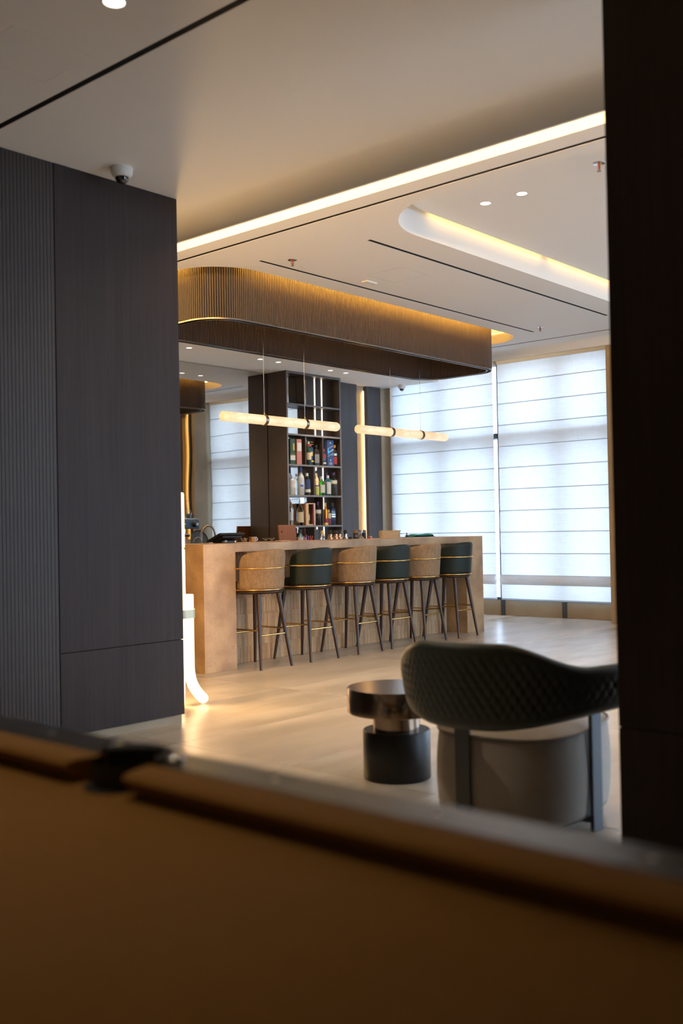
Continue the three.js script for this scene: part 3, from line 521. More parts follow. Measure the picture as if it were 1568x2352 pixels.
{
  const y3 = SH[3] + 0.0115, y4 = SH[4] + 0.0115, y5 = SH[5] + 0.0115;
  giftBox('gift_tin', 'dark green gift carton with white band, leftmost on the middle shelf', [9.447, 9.53], y3, 0.33, 0.085, [flat(0.025, 0.06, 0.035)], { bands: [[L.white, 0, 1, 0.16, 0.35], [L.gold, 0.55, 0.85, 0.55, 0.82], [L.gold, 0.02, 0.98, 0.385, 0.392]], turn: -0.1 });
  giftBox('gift_carton', 'pink and orange gift carton with pale label', [9.565, 9.65], y3, 0.33, 0.09, [L.pink], { bands: [[L.white, 0.1, 0.95, 0.53, 0.86]], side: L.orange, turn: -0.08 });
  bottle('dark whiskey bottle with cream label behind the middle divider', 'standard', G.bottle, { x: 9.806, y: y3, h: 0.315, labels: [[L.cream, 0.22, 0.52, 2.2], [L.red, 0.78, 0.86, 6.28]], cap: L.cream, z: -9.145 });
  bottle('tall navy bottle with gold lettering panel and yellow band', 'tall', G.navy, { x: 9.893, y: y3, h: 0.35, labels: [[L.yellow, 0.13, 0.18, 2.2], [L.gold, 0.36, 0.52, 1.1], [L.gold, 0.79, 0.81, 6.28], [L.gold, 0.88, 0.90, 6.28]], cap: L.black, z: -9.185 });
  bottle('black square whiskey bottle with grey label', 'square', G.dark, { x: 9.965, y: y3, h: 0.272, labels: [[flat(0.16, 0.16, 0.16), 0.12, 0.55]], cap: L.black, z: -9.15, turn: -0.45 });
  bottle('slim bottle with red and white label left of the blue carton', 'standard', G.navy, { x: 10.094, y: y3, h: 0.225, d: 0.06, labels: [[L.red, 0.42, 0.68, 2.4], [L.white, 0.10, 0.2, 2.4]], cap: L.red, z: -9.13 });
  {   // blue gift carton with its printed band
    const c = document.createElement('canvas'); c.width = 256; c.height = 768; const x = c.getContext('2d');
    x.fillStyle = '#1f3763'; x.fillRect(0, 0, 256, 768); x.save(); x.translate(128, 330); x.rotate(-0.42);
    x.fillStyle = '#e8eef6'; x.fillRect(-180, -110, 360, 5); x.fillRect(-180, 95, 360, 5); x.font = 'italic bold 46px serif'; x.textAlign = 'center'; x.fillText('Blue Label', 8, 14); x.restore();
    x.fillStyle = '#1d9fe0'; x.beginPath(); x.ellipse(30, 340, 24, 90, 0, 0, 7); x.fill(); x.fillRect(160, 428, 70, 18);
    x.fillStyle = '#dfe6ef'; x.fillRect(112, 66, 28, 34); x.beginPath(); x.ellipse(124, 600, 10, 30, 0.3, 0, 7); x.fill(); for (let i = 0; i < 4; i++) x.fillRect(64, 668 + 18 * i, 130, 4);
    const tx = new THREE.CanvasTexture(c); tx.colorSpace = THREE.SRGBColorSpace; tx.magFilter = THREE.LinearFilter;
    const t = giftBox('gift_carton', 'tall blue whisky gift carton with white diagonal lettering', [10.155, 10.283], y3, 0.352, 0.095, [flat(0.012, 0.032, 0.10)], { turn: 0, z: -9.165 });
    obj('printed_front', new THREE.PlaneGeometry(0.125, 0.349).translate(0, 0.176, 0.0487), std({ map: tx, roughness: 0.45 }), t);
  }
  bottle('dark bottle with amber cap and red label right of the blue carton', 'standard', G.dark, { x: 10.335, y: y3, h: 0.29, labels: [[L.red, 0.1, 0.45, 1.6], [L.silver, 0.5, 0.6, 1.6]], cap: flat(0.45, 0.22, 0.03), z: -9.15 });
  // shelf below
  bottle('small bottle with colourful label at the left end of the gin shelf', 'standard', G.navy, { x: 9.43, y: y4, h: 0.22, d: 0.055, labels: [[L.cream, 0.25, 0.5, 2.2], [L.red, 0.5, 0.62, 2.2]], cap: L.white, z: -9.19 });
  bottle('frosted white bottle with square shoulders', 'shoulder', G.frost, { x: 9.497, y: y4, h: 0.245, d: 0.085, cap: L.silver, z: -9.145, labels: [[flat(0.5, 0.5, 0.5), 0.40, 0.62, 1.2]] });
  bottle('pale turquoise bottle with dark cap', 'standard', G.paleTeal, { x: 9.572, y: y4, h: 0.235, d: 0.05, cap: L.navy, z: -9.205 });
  bottle('tallest frosted vodka bottle with blue capped neck', 'tall', G.frost, { x: 9.656, y: y4, h: 0.372, cap: L.blue, capH: 0.075, z: -9.145, labels: [[L.blue, 0.30, 0.36, 1.0], [flat(0.45, 0.5, 0.58), 0.36, 0.5, 1.4]] });
  bottle('clear bottle with navy label and silver cap', 'standard', G.clear, { x: 9.777, y: y4, h: 0.29, d: 0.085, cap: L.silver, labels: [[L.navy, 0.30, 0.72, 1.6], [L.white, 0.13, 0.27, 2.2]], z: -9.145 });
  bottle('peach liqueur bottle with lime liquid and dark band', 'tall', G.peach, { x: 9.955, y: y4, h: 0.33, d: 0.066, labels: [[L.navy, 0.36, 0.41, 2.4], [L.lime, 0.03, 0.34, 6.28]], cap: L.black, z: -9.14 });
  bottle('bright green gin bottle with red seal and white label', 'standard', G.green, { x: 10.062, y: y4, h: 0.255, d: 0.092, labels: [[L.white, 0.14, 0.56, 1.5]], cap: L.silver, seal: L.red, z: -9.145 });
  bottle('blue gin bottle with tall white label', 'shoulder', G.teal, { x: 10.187, y: y4, h: 0.27, d: 0.09, labels: [[L.white, 0.08, 0.68, 1.3]], cap: L.silver, z: -9.145 });
  bottle('clear bottle with purple cap and white band on the gin shelf', 'standard', G.clear, { x: 10.292, y: y4, h: 0.315, d: 0.092, labels: [[L.white, 0.53, 0.66, 2.6], [L.gold, 0.50, 0.525, 2.6]], cap: L.purple, z: -9.135 });
  bottle('purple capped bottle half hidden behind the blue gin', 'standard', G.clear, { x: 10.245, y: y4, h: 0.31, d: 0.056, labels: [[L.white, 0.53, 0.66, 2.6]], cap: L.purple, z: -9.207 });
  // shelf above the counter
  bottle('curvy clear bottle at the left end of the lowest shelf', 'curvy', G.clear, { x: 9.458, y: y5, h: 0.345, d: 0.075, cap: L.silver, z: -9.145, labels: [[flat(0.45, 0.45, 0.5), 0.2, 0.5, 1.4]] });
  bottle('clear tequila bottle with large cream label', 'tall', G.clear, { x: 9.632, y: y5, h: 0.335, d: 0.094, cap: L.silver, capH: 0.05, labels: [[L.cream, 0.12, 0.52, 1.9]], z: -9.145 });
  {
    const t = thing('wooden_gift_box', 'open wooden gift box holding a small bottle', 'box', [9.775, y5, -9.16], 0, undefined);
    const w = 0.075, h = 0.292, d = 0.10, wood = flat(0.55, 0.37, 0.19);
    obj('side', bx(-w, -w + 0.012, 0, h, -d / 2, d / 2), flat(0.36, 0.17, 0.07), t); obj('front_board', bx(-w + 0.0121, -w + 0.055, 0, h, d / 2 - 0.01, d / 2), wood, t);
    obj('back', bx(-w + 0.0121, w, 0, h, -d / 2, -d / 2 + 0.006), M.dark, t); obj('base', bx(-w + 0.0121, w, 0, 0.015, -d / 2 + 0.0061, d / 2 - 0.0101), wood, t); obj('lid_edge', bx(-w + 0.056, w, h - 0.012, h, -d / 2 + 0.0061, d / 2), wood, t);
    obj('inner_side', bx(w + 0.0001, w + 0.012, 0, h, -d / 2, d / 2 - 0.013), flat(0.10, 0.06, 0.035), t); obj('pink_edge', bx(w + 0.0001, w + 0.012, 0, h, d / 2 - 0.0129, d / 2), flat(0.50, 0.02, 0.12), t); obj('white_board', bx(w + 0.0121, w + 0.036, 0, h, -d / 2, d / 2), flat(0.50, 0.43, 0.34), t);
    bottle('small golden bottle standing inside the wooden gift box', 'standard', G.amber, { x: 9.795, y: y5 + 0.0155, h: 0.25, d: 0.05, cap: L.gold, labels: [[L.cream, 0.2, 0.5, 1.8]], z: -9.16 });
  }
  bottle('clear bottle with purple cap beside the wooden gift box', 'standard', G.clear, { x: 9.972, y: y5, h: 0.312, d: 0.09, labels: [[L.white, 0.53, 0.66, 2.6], [L.gold, 0.50, 0.525, 2.6]], cap: L.purple, z: -9.145 });
  bottle('golden liqueur bottle with burgundy label', 'tall', G.amber, { x: 10.118, y: y5, h: 0.30, d: 0.074, cap: L.gold, labels: [[L.burgundy, 0.12, 0.30, 2.8], [L.gold, 0.0, 0.1, 6.28]], z: -9.14 });
  bottle('short bottle with cream and burgundy label', 'shoulder', G.brown, { x: 10.19, y: y5, h: 0.205, d: 0.066, cap: L.cream, labels: [[L.cream, 0.45, 0.78, 2.2], [L.burgundy, 0.08, 0.42, 2.2]], z: -9.145 });
  bottle('dark blue square bottle with slanted silver label', 'square', G.navy, { x: 10.275, y: y5, h: 0.30, d: 0.078, cap: L.black, capH: 0.05, labels: [[L.silver, 0.36, 0.40], [L.silver, 0.46, 0.49]], z: -9.145, turn: -0.5 });
  // standing on the back counter, seen just above the bar
  bottle('round dark green bottle with turquoise label above the bar edge', 'squat', G.bottle, { x: 9.62, y: 0.961, h: 0.245, d: 0.115, cap: L.black, labels: [[L.teal, 0.25, 0.62, 1.6]], z: -9.16, group: 'bottles on the back counter' });
  bottle('brown bottle beside the straws on the back counter', 'tall', G.brown, { x: 9.735, y: 0.961, h: 0.27, d: 0.07, cap: L.burgundy, labels: [[L.cream, 0.2, 0.45, 1.8]], z: -9.17, group: 'bottles on the back counter' });
  bottle('white labelled bottle next to the wooden caddy', 'standard', G.clear, { x: 9.51, y: 0.961, h: 0.25, d: 0.065, cap: L.black, labels: [[L.white, 0.1, 0.6, 3]], z: -9.03, group: 'bottles on the back counter' });
  giftBox('menu_box', 'slate grey upright box behind the coloured straws', [9.885, 9.965], 0.961, 0.25, 0.05, [L.grey], {});
}
// ---------------------------------------------------------------- things on the bar and behind it
const BT = 1.0965;
{
  const t = thing('point_of_sale_screen', 'black tilted order screen on the bar seen from behind', 'screen', [6.39, BT, -7.03]);
  obj('screen_panel', new RoundedBoxGeometry(0.31, 0.02, 0.20, 2, 0.006).rotateX(-0.36).translate(0, 0.05, 0), M.blackSatin, t);
  obj('housing', new RoundedBoxGeometry(0.24, 0.02, 0.13, 2, 0.008).rotateX(-0.36).translate(0.02, 0.036, 0.012), M.black, t);
  obj('foot', rb(-0.08, 0.08, 0, 0.02, -0.09, 0.04, 0.004), M.black, t);
  obj('sticker', bx(-0.05, -0.02, 0.004, 0.024, 0.0405, 0.042), flat(0.30, 0.30, 0.32), t);
}
tag(obj('gooseneck_tap', [tube([V(6.555, 0.905, -7.56), V(6.555, 1.17, -7.56), V(6.565, 1.225, -7.55), V(6.605, 1.262, -7.53), V(6.65, 1.25, -7.51), V(6.675, 1.20, -7.50), V(6.685, 1.14, -7.50)], 0.0105, 60, 12), cyl(0.022, 0.018, 0.901, 0.93, 6.555, -7.56)], M.bronze), 'tall bronze gooseneck tap behind the bar', 'tap');
tag(obj('filter_tap', [tube([V(6.45, 0.905, -7.56), V(6.45, 1.09, -7.56), V(6.47, 1.14, -7.55), V(6.50, 1.15, -7.54), V(6.53, 1.12, -7.53), V(6.535, 1.07, -7.53)], 0.006, 50, 10), cyl(0.014, 0.012, 0.901, 0.925, 6.45, -7.56)], M.bronze), 'small thin bronze tap next to the gooseneck tap', 'tap');
{
  const t = thing('coffee_machine', 'slate blue espresso machine on the back counter', 'coffee machine', [7.42, 0.961, -9.12]);
  const blue = std({ color: rgb(0.035, 0.055, 0.085), roughness: 0.35, metalness: 0.3 });
  obj('base', rb(-0.27, 0.27, 0, 0.07, -0.22, 0.22, 0.008), blue, t);
  obj('body', rb(-0.27, 0.22, 0.07, 0.28, -0.22, 0.02, 0.01), blue, t);
  obj('head', rb(-0.27, 0.275, 0.28, 0.388, -0.22, 0.215, 0.008), blue, t);
  obj('cup_rail', rb(-0.26, 0.272, 0.389, 0.40, -0.21, 0.205, 0.003), M.steel, t);
  const k = obj('dial', new THREE.CylinderGeometry(0.03, 0.034, 0.05, 24).rotateX(Math.PI / 2).translate(0.2, 0.332, 0.241), M.black, t); obj('dial_cap', new THREE.CylinderGeometry(0.018, 0.018, 0.004, 20).rotateX(Math.PI / 2).translate(0.2, 0.332, 0.268), M.steel, k);
  for (let i = 0; i < 3; i++) obj('button', new THREE.CylinderGeometry(0.005, 0.005, 0.004, 10).rotateX(Math.PI / 2).translate(0.02 + 0.022 * i, 0.335, 0.217), M.white, t);
  obj('post', cyl(0.011, 0.011, 0.07, 0.28, 0.09, 0.17, 14), M.steel, t);
  obj('group_handle', [cyl(0.034, 0.034, 0.20, 0.28, -0.03, 0.12), rod(V(-0.03, 0.215, 0.14), V(0.10, 0.205, 0.25), 0.012, 0.017, 12)], M.blackSatin, t);
  obj('steam_wand', rod(V(0.03, 0.28, 0.18), V(0.0, 0.09, 0.21), 0.005), M.steel, t);
}
tag(obj('black_tin', rb(7.632, 7.692, 1.362, 1.418, -9.07, -9.0, 0.004), M.blackSatin), 'small black tin on top of the espresso machine', 'tin');
tag(obj('wine_glass', lathe([[0.0, 0.207], [0.036, 0.206], [0.036, 0.204], [0.004, 0.198], [0.004, 0.115], [0.02, 0.105], [0.042, 0.075], [0.045, 0.05], [0.034, 0.0], [0.0325, 0.0], [0.0435, 0.05], [0.04, 0.074], [0.018, 0.102], [0, 0.11]], 32).translate(7.565, 1.362, -8.955), M.glass), 'wine glass upside down on the espresso machine', 'glass');
tag(obj('serving_tray', lathe([[0, 0], [0.125, 0], [0.135, 0.012], [0.131, 0.013], [0.122, 0.004], [0, 0.004]], 48).rotateX(1.35).translate(7.62, 1.093, -8.83), M.black), 'round black tray leaning beside the espresso machine', 'tray');
{
  const s = rect(-0.155, 0.155, 0, 0.305); s.holes.push(disc(-0.105, 0.22, 0.014));
  const g = uvm(new THREE.ExtrudeGeometry(s, { depth: 0.018, bevelEnabled: true, bevelSize: 0.002, bevelThickness: 0.002, bevelSegments: 1 }).rotateX(-0.10).translate(9.30, 0.964, -9.055));
  tag(obj('serving_board', g, M.boardWood), 'reddish wooden serving board with finger hole, leaning on the shelf', 'board');
}
const onBar = (name, label, cat, geo, mat, group) => { const o = obj(name, geo, mat); tag(o, label, cat, group); return o; };
{
  const t = thing('metal_cup', 'copper and steel mixing cup on the bar', 'cup', [6.845, BT, -7.14]);
  obj('cup', lathe([[0, 0], [0.036, 0], [0.04, 0.05], [0.038, 0.05], [0.034, 0.003], [0, 0.003]], 28), std({ color: rgb(0.6, 0.42, 0.3), metalness: 1, roughness: 0.16 }), t);
  obj('handle', tube([V(0.036, 0.04, 0), V(0.06, 0.036, 0), V(0.06, 0.016, 0), V(0.036, 0.01, 0)], 0.004, 24, 8), M.steel, t);
}
onBar('mixing_bowl', 'black bowl rim behind the metal cup', 'bowl', lathe([[0, 0], [0.05, 0], [0.11, 0.05], [0.125, 0.10], [0.121, 0.10], [0.106, 0.052], [0.048, 0.004], [0, 0.004]], 40).translate(7.28, 1.05 - 0.148, -7.62), M.black);
const coupe = (x, z, label) => onBar('coupe_glass', label, 'glass', lathe([[0, 0], [0.024, 0], [0.024, 0.0015], [0.003, 0.004], [0.003, 0.008], [0.02, 0.018], [0.034, 0.034], [0.0328, 0.034], [0.018, 0.0205], [0, 0.012]], 30).translate(x, BT, z), M.glass, 'small glasses on the bar');
coupe(7.03, -7.15, 'small footed glass on the bar, left of two beside the serving board');
coupe(7.095, -7.13, 'small footed glass on the bar, right of two beside the serving board');
onBar('glass_dish', 'low clear glass dish beside the order screen', 'dish', lathe([[0, 0], [0.02, 0], [0.036, 0.04], [0.034, 0.04], [0.018, 0.003], [0, 0.003]], 28).translate(6.74, BT, -7.15), M.glass);
onBar('napkin', 'folded peach napkin lying on the bar edge', 'napkin', rb(7.09, 7.21, BT, BT + 0.007, -7.08, -6.99, 0.002), flat(0.62, 0.42, 0.30));
const straws = [[7.655, 'green', [0.1, 0.42, 0.14], 0.04, -0.25], [7.67, 'pink', [0.65, 0.06, 0.25], 0.045, -0.35], [7.69, 'violet', [0.28, 0.15, 0.5], 0.052, 0.15], [7.725, 'lilac', [0.32, 0.2, 0.52], 0.042, 0.0], [7.757, 'red', [0.6, 0.07, 0.1], 0.045, -0.1], [7.772, 'crimson', [0.5, 0.04, 0.12], 0.043, 0.3]];
for (const [x, c, col, h, lean] of straws) onBar('drinking_straw', c + ' plastic straw sticking up at the bar edge', 'straw', rod(V(x, BT + 0.001, -7.22), V(x + lean * h, BT + h, -7.22), 0.0035, 0.0035, 8), flat(...col), 'straws at the bar edge');
{
  const t = thing('liqueur_miniature', 'small gold topped glass flask on the bar', 'bottle', [7.875, BT, -7.16]);
  obj('flask', lathe([[0, 0], [0.024, 0], [0.026, 0.01], [0.02, 0.04], [0.0175, 0.055], [0.0175, 0.075], [0, 0.075]], 22), G.clear, t);
  obj('cap', cyl(0.02, 0.018, 0.06, 0.097, 0, 0, 20), L.gold, t); obj('label', labelShell(0.0208, 0.038, 0.058, 2), L.cream, t);
}
const copper = std({ color: rgb(0.62, 0.36, 0.22), metalness: 0.9, roughness: 0.2 });
[[7.985, 'pepper mill with copper base, leftmost of the four on the bar'], [8.072, 'pepper mill with copper base, second of the four on the bar'], [8.135, 'pepper mill with copper base, third of the four on the bar'], [8.232, 'pepper mill with copper base beside the low black lid']].forEach(([x, label], i) => {
  const t = thing('pepper_mill', label, 'pepper mill', [x, BT, -7.15], 0, 'pepper mills on the bar');
  obj('base', lathe([[0, 0], [0.029, 0], [0.030, 0.004], [0.022, 0.03], [0.02, 0.056], [0, 0.056]], 24), i === 3 ? M.steel : copper, t);
  obj('grinder_top', lathe([[0, 0.0565], [0.0205, 0.0565], [0.019, 0.094], [0.015, 0.099], [0, 0.099]], 24), M.blackSatin, t);
});
const jar = (x, z, label, top, h = 0.095, r = 0.026, dot) => {
  const t = thing('spice_jar', label, 'jar', [x, BT, z], -0.6, 'jars on the bar');
  obj('body', cyl(r, r, 0, h * 0.66, 0, 0, 24), M.blackSatin, t); obj('rim', cyl(r, r, h * 0.66, h, 0, 0, 24), top, t);
  if (dot) obj('label', labelShell(r + 0.0006, h * 0.18, h * 0.48, 1.1), dot, t);
};
jar(8.185, -7.19, 'black and amber jar with red mark behind the pepper mills', flat(0.28, 0.12, 0.03), 0.097, 0.024, flat(0.6, 0.03, 0.02));
jar(8.40, -7.15, 'black and amber jar with brown mark beside the glass decanter', flat(0.26, 0.13, 0.04), 0.095, 0.028, flat(0.16, 0.11, 0.07));
jar(8.548, -7.16, 'black and amber jar right of the glass decanter', flat(0.26, 0.14, 0.06), 0.097, 0.027);
onBar('jar_lid', 'low black lid lying on the bar', 'lid', cyl(0.023, 0.022, BT, BT + 0.023, 8.311, -7.15), M.blackSatin);
onBar('jar_lid', 'low red lid in front of the jar on the bar', 'lid', cyl(0.024, 0.024, BT, BT + 0.016, 8.565, -7.10), flat(0.45, 0.02, 0.04));
onBar('candle_cup', 'tiny pale cup beside the glowing light strip', 'cup', lathe([[0, 0], [0.016, 0], [0.018, 0.024], [0.0165, 0.024], [0.0145, 0.003], [0, 0.003]], 20).translate(8.653, BT, -7.15), flat(0.55, 0.50, 0.45));
onBar('glass_decanter', 'small clear decanter with faceted stopper on the bar', 'decanter', lathe([[0, 0], [0.034, 0], [0.035, 0.006], [0.022, 0.03], [0.013, 0.045], [0.013, 0.058], [0.02, 0.064], [0.021, 0.098], [0, 0.1]], 10).translate(8.475, BT, -7.14), G.clear);
{
  const g = grid(40, 24, (a, b) => { const an = a * Math.PI * 2, c = Math.cos(an), s = Math.sin(an), h = 0.083 * b, k = 1 + 0.05 * Math.sin(an * 5 + b * 7) * b + 0.03 * Math.sin(an * 11 - b * 9); const q = V(Math.sign(c) * Math.pow(Math.abs(c), 0.45) * 0.115 * k, h + 0.003 * Math.sin(an * 6) * b, Math.sign(s) * Math.pow(Math.abs(s), 0.5) * 0.06 * k); return q; });
  const t = thing('paper_bag', 'rolled open kraft paper bag on the bar', 'bag', [8.965, BT, -7.13], -0.6);
  M.kraft = std({ map: tex(128, 128, [1, 1], (u, v) => mixc([0.66, 0.56, 0.43], [0.78, 0.69, 0.56], fbm(u, v, 10, 10, 500, 4))), roughness: 0.85, side: THREE.DoubleSide });
  obj('sack', g, M.kraft, t); obj('contents', rb(-0.10, 0.10, 0.001, 0.06, -0.048, 0.048, 0.02), M.kraft, t);
}
onBar('rubber_mat', 'thin black bar mat under the green cloth', 'mat', rb(9.22, 9.74, BT, BT + 0.005, -7.2, -7.06, 0.002), M.black);
{
  const t = thing('cork_stopper', 'dark bottle pourer standing left of the green cloth', 'pourer', [9.27, BT + 0.0052, -7.12]);
  obj('base', cyl(0.018, 0.015, 0, 0.022), flat(0.03, 0.015, 0.04), t); obj('spout', rod(V(0, 0.022, 0), V(0.003, 0.05, 0), 0.007, 0.005), flat(0.10, 0.07, 0.14), t);
}
onBar('folded_cloth', 'bright green folded cloth on the bar', 'cloth', grid(40, 30, (a, b) => {
  const x = 9.30 + 0.46 * a, an = b * Math.PI * 2, k = 0.022 + 0.011 * Math.pow(Math.sin(a * Math.PI), 0.6) * (0.7 + 0.5 * Math.sin(a * 8.5 + 0.8) + 0.12 * Math.sin(a * 25)), e = Math.min(1, 6 * a, 8 * (1 - a));
  return V(x + 0.004 * Math.sin(an * 2), BT + 0.0052 + Math.max(0, Math.sin(an) * 0.5 + 0.5) * k * e * 1.0, -7.125 + Math.cos(an) * 0.06 * (0.75 + 0.25 * e) + 0.008 * Math.sin(a * 17));
}, true, true), std({ color: rgb(0.005, 0.17, 0.11), roughness: 0.9, side: THREE.DoubleSide }));

// ---------------------------------------------------------------- blinds
function blind(z0, z1, label, x = 11.70, top = 3.385) {
  const t = thing('roman_blind', label, 'blind', [x, 0, 0], 0, 'sheer roman blinds');
  const rows = [3.141, 2.853, 2.565, 2.277, 1.989, 1.701, 1.413, 1.125, 0.837, 0.549];
  const sheet = (y0, y1, b = 0.006) => { const g = grid(18, 6, (a, c) => { const q = V(-b * Math.sin(c * Math.PI) * (0.7 + 0.3 * Math.sin(a * 9 + y0 * 5)), y1 + (y0 - y1) * c, z1 + (z0 - z1) * a); q.u = q.z; q.v = q.y; return q; }); return g; };
  let prev = top;
  for (const y of rows) { obj('fabric_panel', sheet(y, prev), M.linen, t); obj('rib', bx(-0.006, 0.003, y - 0.004, y + 0.004, z0, z1), M.hem, t); prev = y; }
  obj('fabric_panel', sheet(0.235, 0.549, 0.004), M.linen, t);
  obj('fold', grid(16, 12, (a, c) => { const an = -Math.PI / 2 + c * Math.PI * 1.5; const q = V(-0.028 - 0.02 * Math.cos(an), 0.485 - 0.063 * Math.sin(an), z1 + (z0 - z1) * a); q.u = q.z; q.v = q.y; return q; }), M.linen, t);
  obj('bottom_bar', rb(-0.009, 0.006, 0.215, 0.236, z0, z1, 0.004), M.hem, t);
  obj('head_rail', rb(-0.02, 0.03, top, top + 0.05, z0, z1, 0.003), M.white, t);
}
blind(-9.245, -7.47, 'pale sheer roman blind on the window, left beside the oak panels');
blind(-7.395, -5.70, 'pale sheer roman blind on the window, right beside the pier');

// ---------------------------------------------------------------- armchair and side table
{
  const t = thing('armchair', 'dark green quilted tub armchair with grey seat, seen from behind', 'armchair', [3.838, 0, -2.236], 1.681);
  // local: front +z, back -z; plan of the shell: a half ellipse with straight arms
  const w = 0.459, d = 0.702;
  const at = (f) => {      // f along the shell, 0 at the back
    const a = Math.max(-1.75, Math.min(1.75, f)), ex = f - a; const x = w * Math.sin(a), z = -d * Math.cos(a) + (ex ? Math.abs(ex) * 0.3 : 0);
    let nx = Math.sin(a) / w, nz = -Math.cos(a) / d; const l = Math.hypot(nx, nz); return [x, z, nx / l, nz / l];
  };
  const sm = (a, b, x) => { const k = Math.max(0, Math.min(1, (x - a) / (b - a))); return k * k * (3 - 2 * k); };
  const endRound = (f) => { const k = Math.max(0, (Math.abs(f) - 1.62) / 0.23); return k > 0 ? 1 - Math.sqrt(Math.max(0, 1 - k * k)) : 0; };
  const top = (f) => 0.775 - 0.101 * sm(0.277, 0.917, Math.abs(f)) - 0.05 * endRound(f), bot = (f) => 0.448 + 0.05 * sm(0.2, 1.2, Math.abs(f)) + 0.05 * endRound(f);
  obj('shell', shell({ n: 420, m: 170, span: 1.85, th: 0.07, at, top, bot, lean: (y, f) => 0.045 * (y - 0.42) / 0.35,
    bulge: (f, y) => { const u = f * 0.55 / 0.036, v = y / 0.06, q = Math.abs(Math.sin(Math.PI * (u + v))) * Math.abs(Math.sin(Math.PI * (u - v))); return 0.0065 * Math.sqrt(q) - 0.0025; } }), M.quilt, t);
  const sup = (an, e) => [Math.sign(Math.cos(an)) * Math.pow(Math.abs(Math.cos(an)), e), Math.sign(Math.sin(an)) * Math.pow(Math.abs(Math.sin(an)), e)];
  const ringOf = (rx, rz, y, an) => { const [c, s] = sup(an, 0.62); return V(rx * c, y, -0.18 + rz * s); };
  obj('seat', grid(20, 72, (a, b) => { const an = -b * Math.PI * 2, y = 0.05 + 0.343 * a, k = 1 + 0.035 * Math.sin(a * Math.PI) - (a < 0.06 ? 0.02 * (1 - a / 0.06) : 0); const q = ringOf(0.288 * k, 0.375 * k, y, an); q.u = b * 2.5; q.v = y; return q; }, true, true), M.greyFabric, t);
  const pip = []; for (let i = 0; i < 60; i++) pip.push(ringOf(0.291, 0.378, 0.394, i / 60 * Math.PI * 2));
  obj('piping', tube(pip, 0.0055, 180, 6, true), M.greyFabric, t);
  obj('cushion_top', grid(12, 72, (a, b) => { const an = b * Math.PI * 2, q = ringOf(0.287 * (1 - a * 0.999), 0.374 * (1 - a * 0.999), 0.394 + 0.05 * (1 - Math.pow(1 - a, 3)), an); q.u = q.x; q.v = q.z; return q; }, true), M.greyFabric, t);
  const flatLeg = (x, z, turn, y1) => uvm(new RoundedBoxGeometry(0.06, y1, 0.018, 1, 0.003).translate(0, y1 / 2, 0).rotateY(turn)).translate(x, 0, z);
  for (const s of [-1, 1]) { obj('leg', flatLeg(s * 0.316, -0.215, -s * (Math.PI / 2 - 0.3), 0.52), M.gunmetal, t); } obj('leg', flatLeg(0.075, -0.582, 0.12, 0.47), M.gunmetal, t); obj('leg', flatLeg(0, 0.21, 0, 0.052), M.gunmetal, t);
  obj('base_frame', [rb(-0.31, 0.31, 0.028, 0.049, -0.23, -0.20, 0.003), rb(0.05, 0.10, 0.028, 0.049, -0.58, -0.23, 0.003), rb(-0.025, 0.025, 0.028, 0.049, -0.20, 0.21, 0.003)], M.gunmetal, t);
}
{
  const t = thing('side_table', 'round brushed bronze side table with dark drum base by the armchair', 'side table', [3.872, 0, -3.06]);
  const top = lathe([[0, 0.315], [0.232, 0.315], [0.236, 0.319], [0.236, 0.431], [0.233, 0.435], [0, 0.435]], 72);
  obj('table_top', top, M.tableMetal, t);
  obj('neck', lathe([[0.113, 0.22], [0.113, 0.3145]], 48), M.tableMetal, t);
  obj('drum_base', lathe([[0, 0], [0.16, 0], [0.163, 0.004], [0.163, 0.226], [0.159, 0.231], [0, 0.231]], 56), M.blackSatin, t);
}
// ---------------------------------------------------------------- floor lamp
{
  const t = thing('floor_lamp', 'glowing alabaster floor lamp with flared feet behind the oak partition', 'lamp', [4.535, 0, -5.47]);
  const ala = (g, name) => obj(name, g, M.alabasterHot, t);
  for (const [a, b] of [[0.30, 0.70], [0.705, 1.09], [1.095, 1.478]]) { ala(lathe([[0, a], [0.041, a], [0.042, a + 0.004], [0.042, b - 0.01], [0.034, b], [0, b]], 28), 'tube'); const l = new THREE.PointLight(rgb(1, 0.62, 0.25), 1.5); l.name = 'floor_lamp_light'; l.position.set(0, (a + b) / 2, 0); l.castShadow = true; l.shadow.radius = 2; t.add(l); }
  for (let k = 0; k < 3; k++) {
    const an = 0.25 + k * Math.PI * 2 / 3, c = Math.cos(an), s = Math.sin(an), R = (q, y) => V(q * c, y, q * s);
    ala(tube([R(0.066, 0.765), R(0.066, 0.5), R(0.066, 0.34), R(0.07, 0.22), R(0.092, 0.14), R(0.135, 0.075), R(0.168, 0.04)], 0.037, 70, 20), 'leg');
    ala(new THREE.SphereGeometry(0.0368, 20, 12).scale(1, 1, 1).translate(...R(0.168, 0.04).toArray()), 'foot');
    ala(new THREE.CylinderGeometry(0.035, 0.037, 0.004, 24).translate(...R(0.066, 0.767).toArray()), 'leg_cap');
  }
  obj('band', lathe([[0.1032, 0.61], [0.1048, 0.61], [0.1048, 0.67], [0.1032, 0.67], [0.1032, 0.61]], 40), std({ color: rgb(0.62, 0.62, 0.46), metalness: 0.3, roughness: 0.4 }), t, 'pale brass band');
}
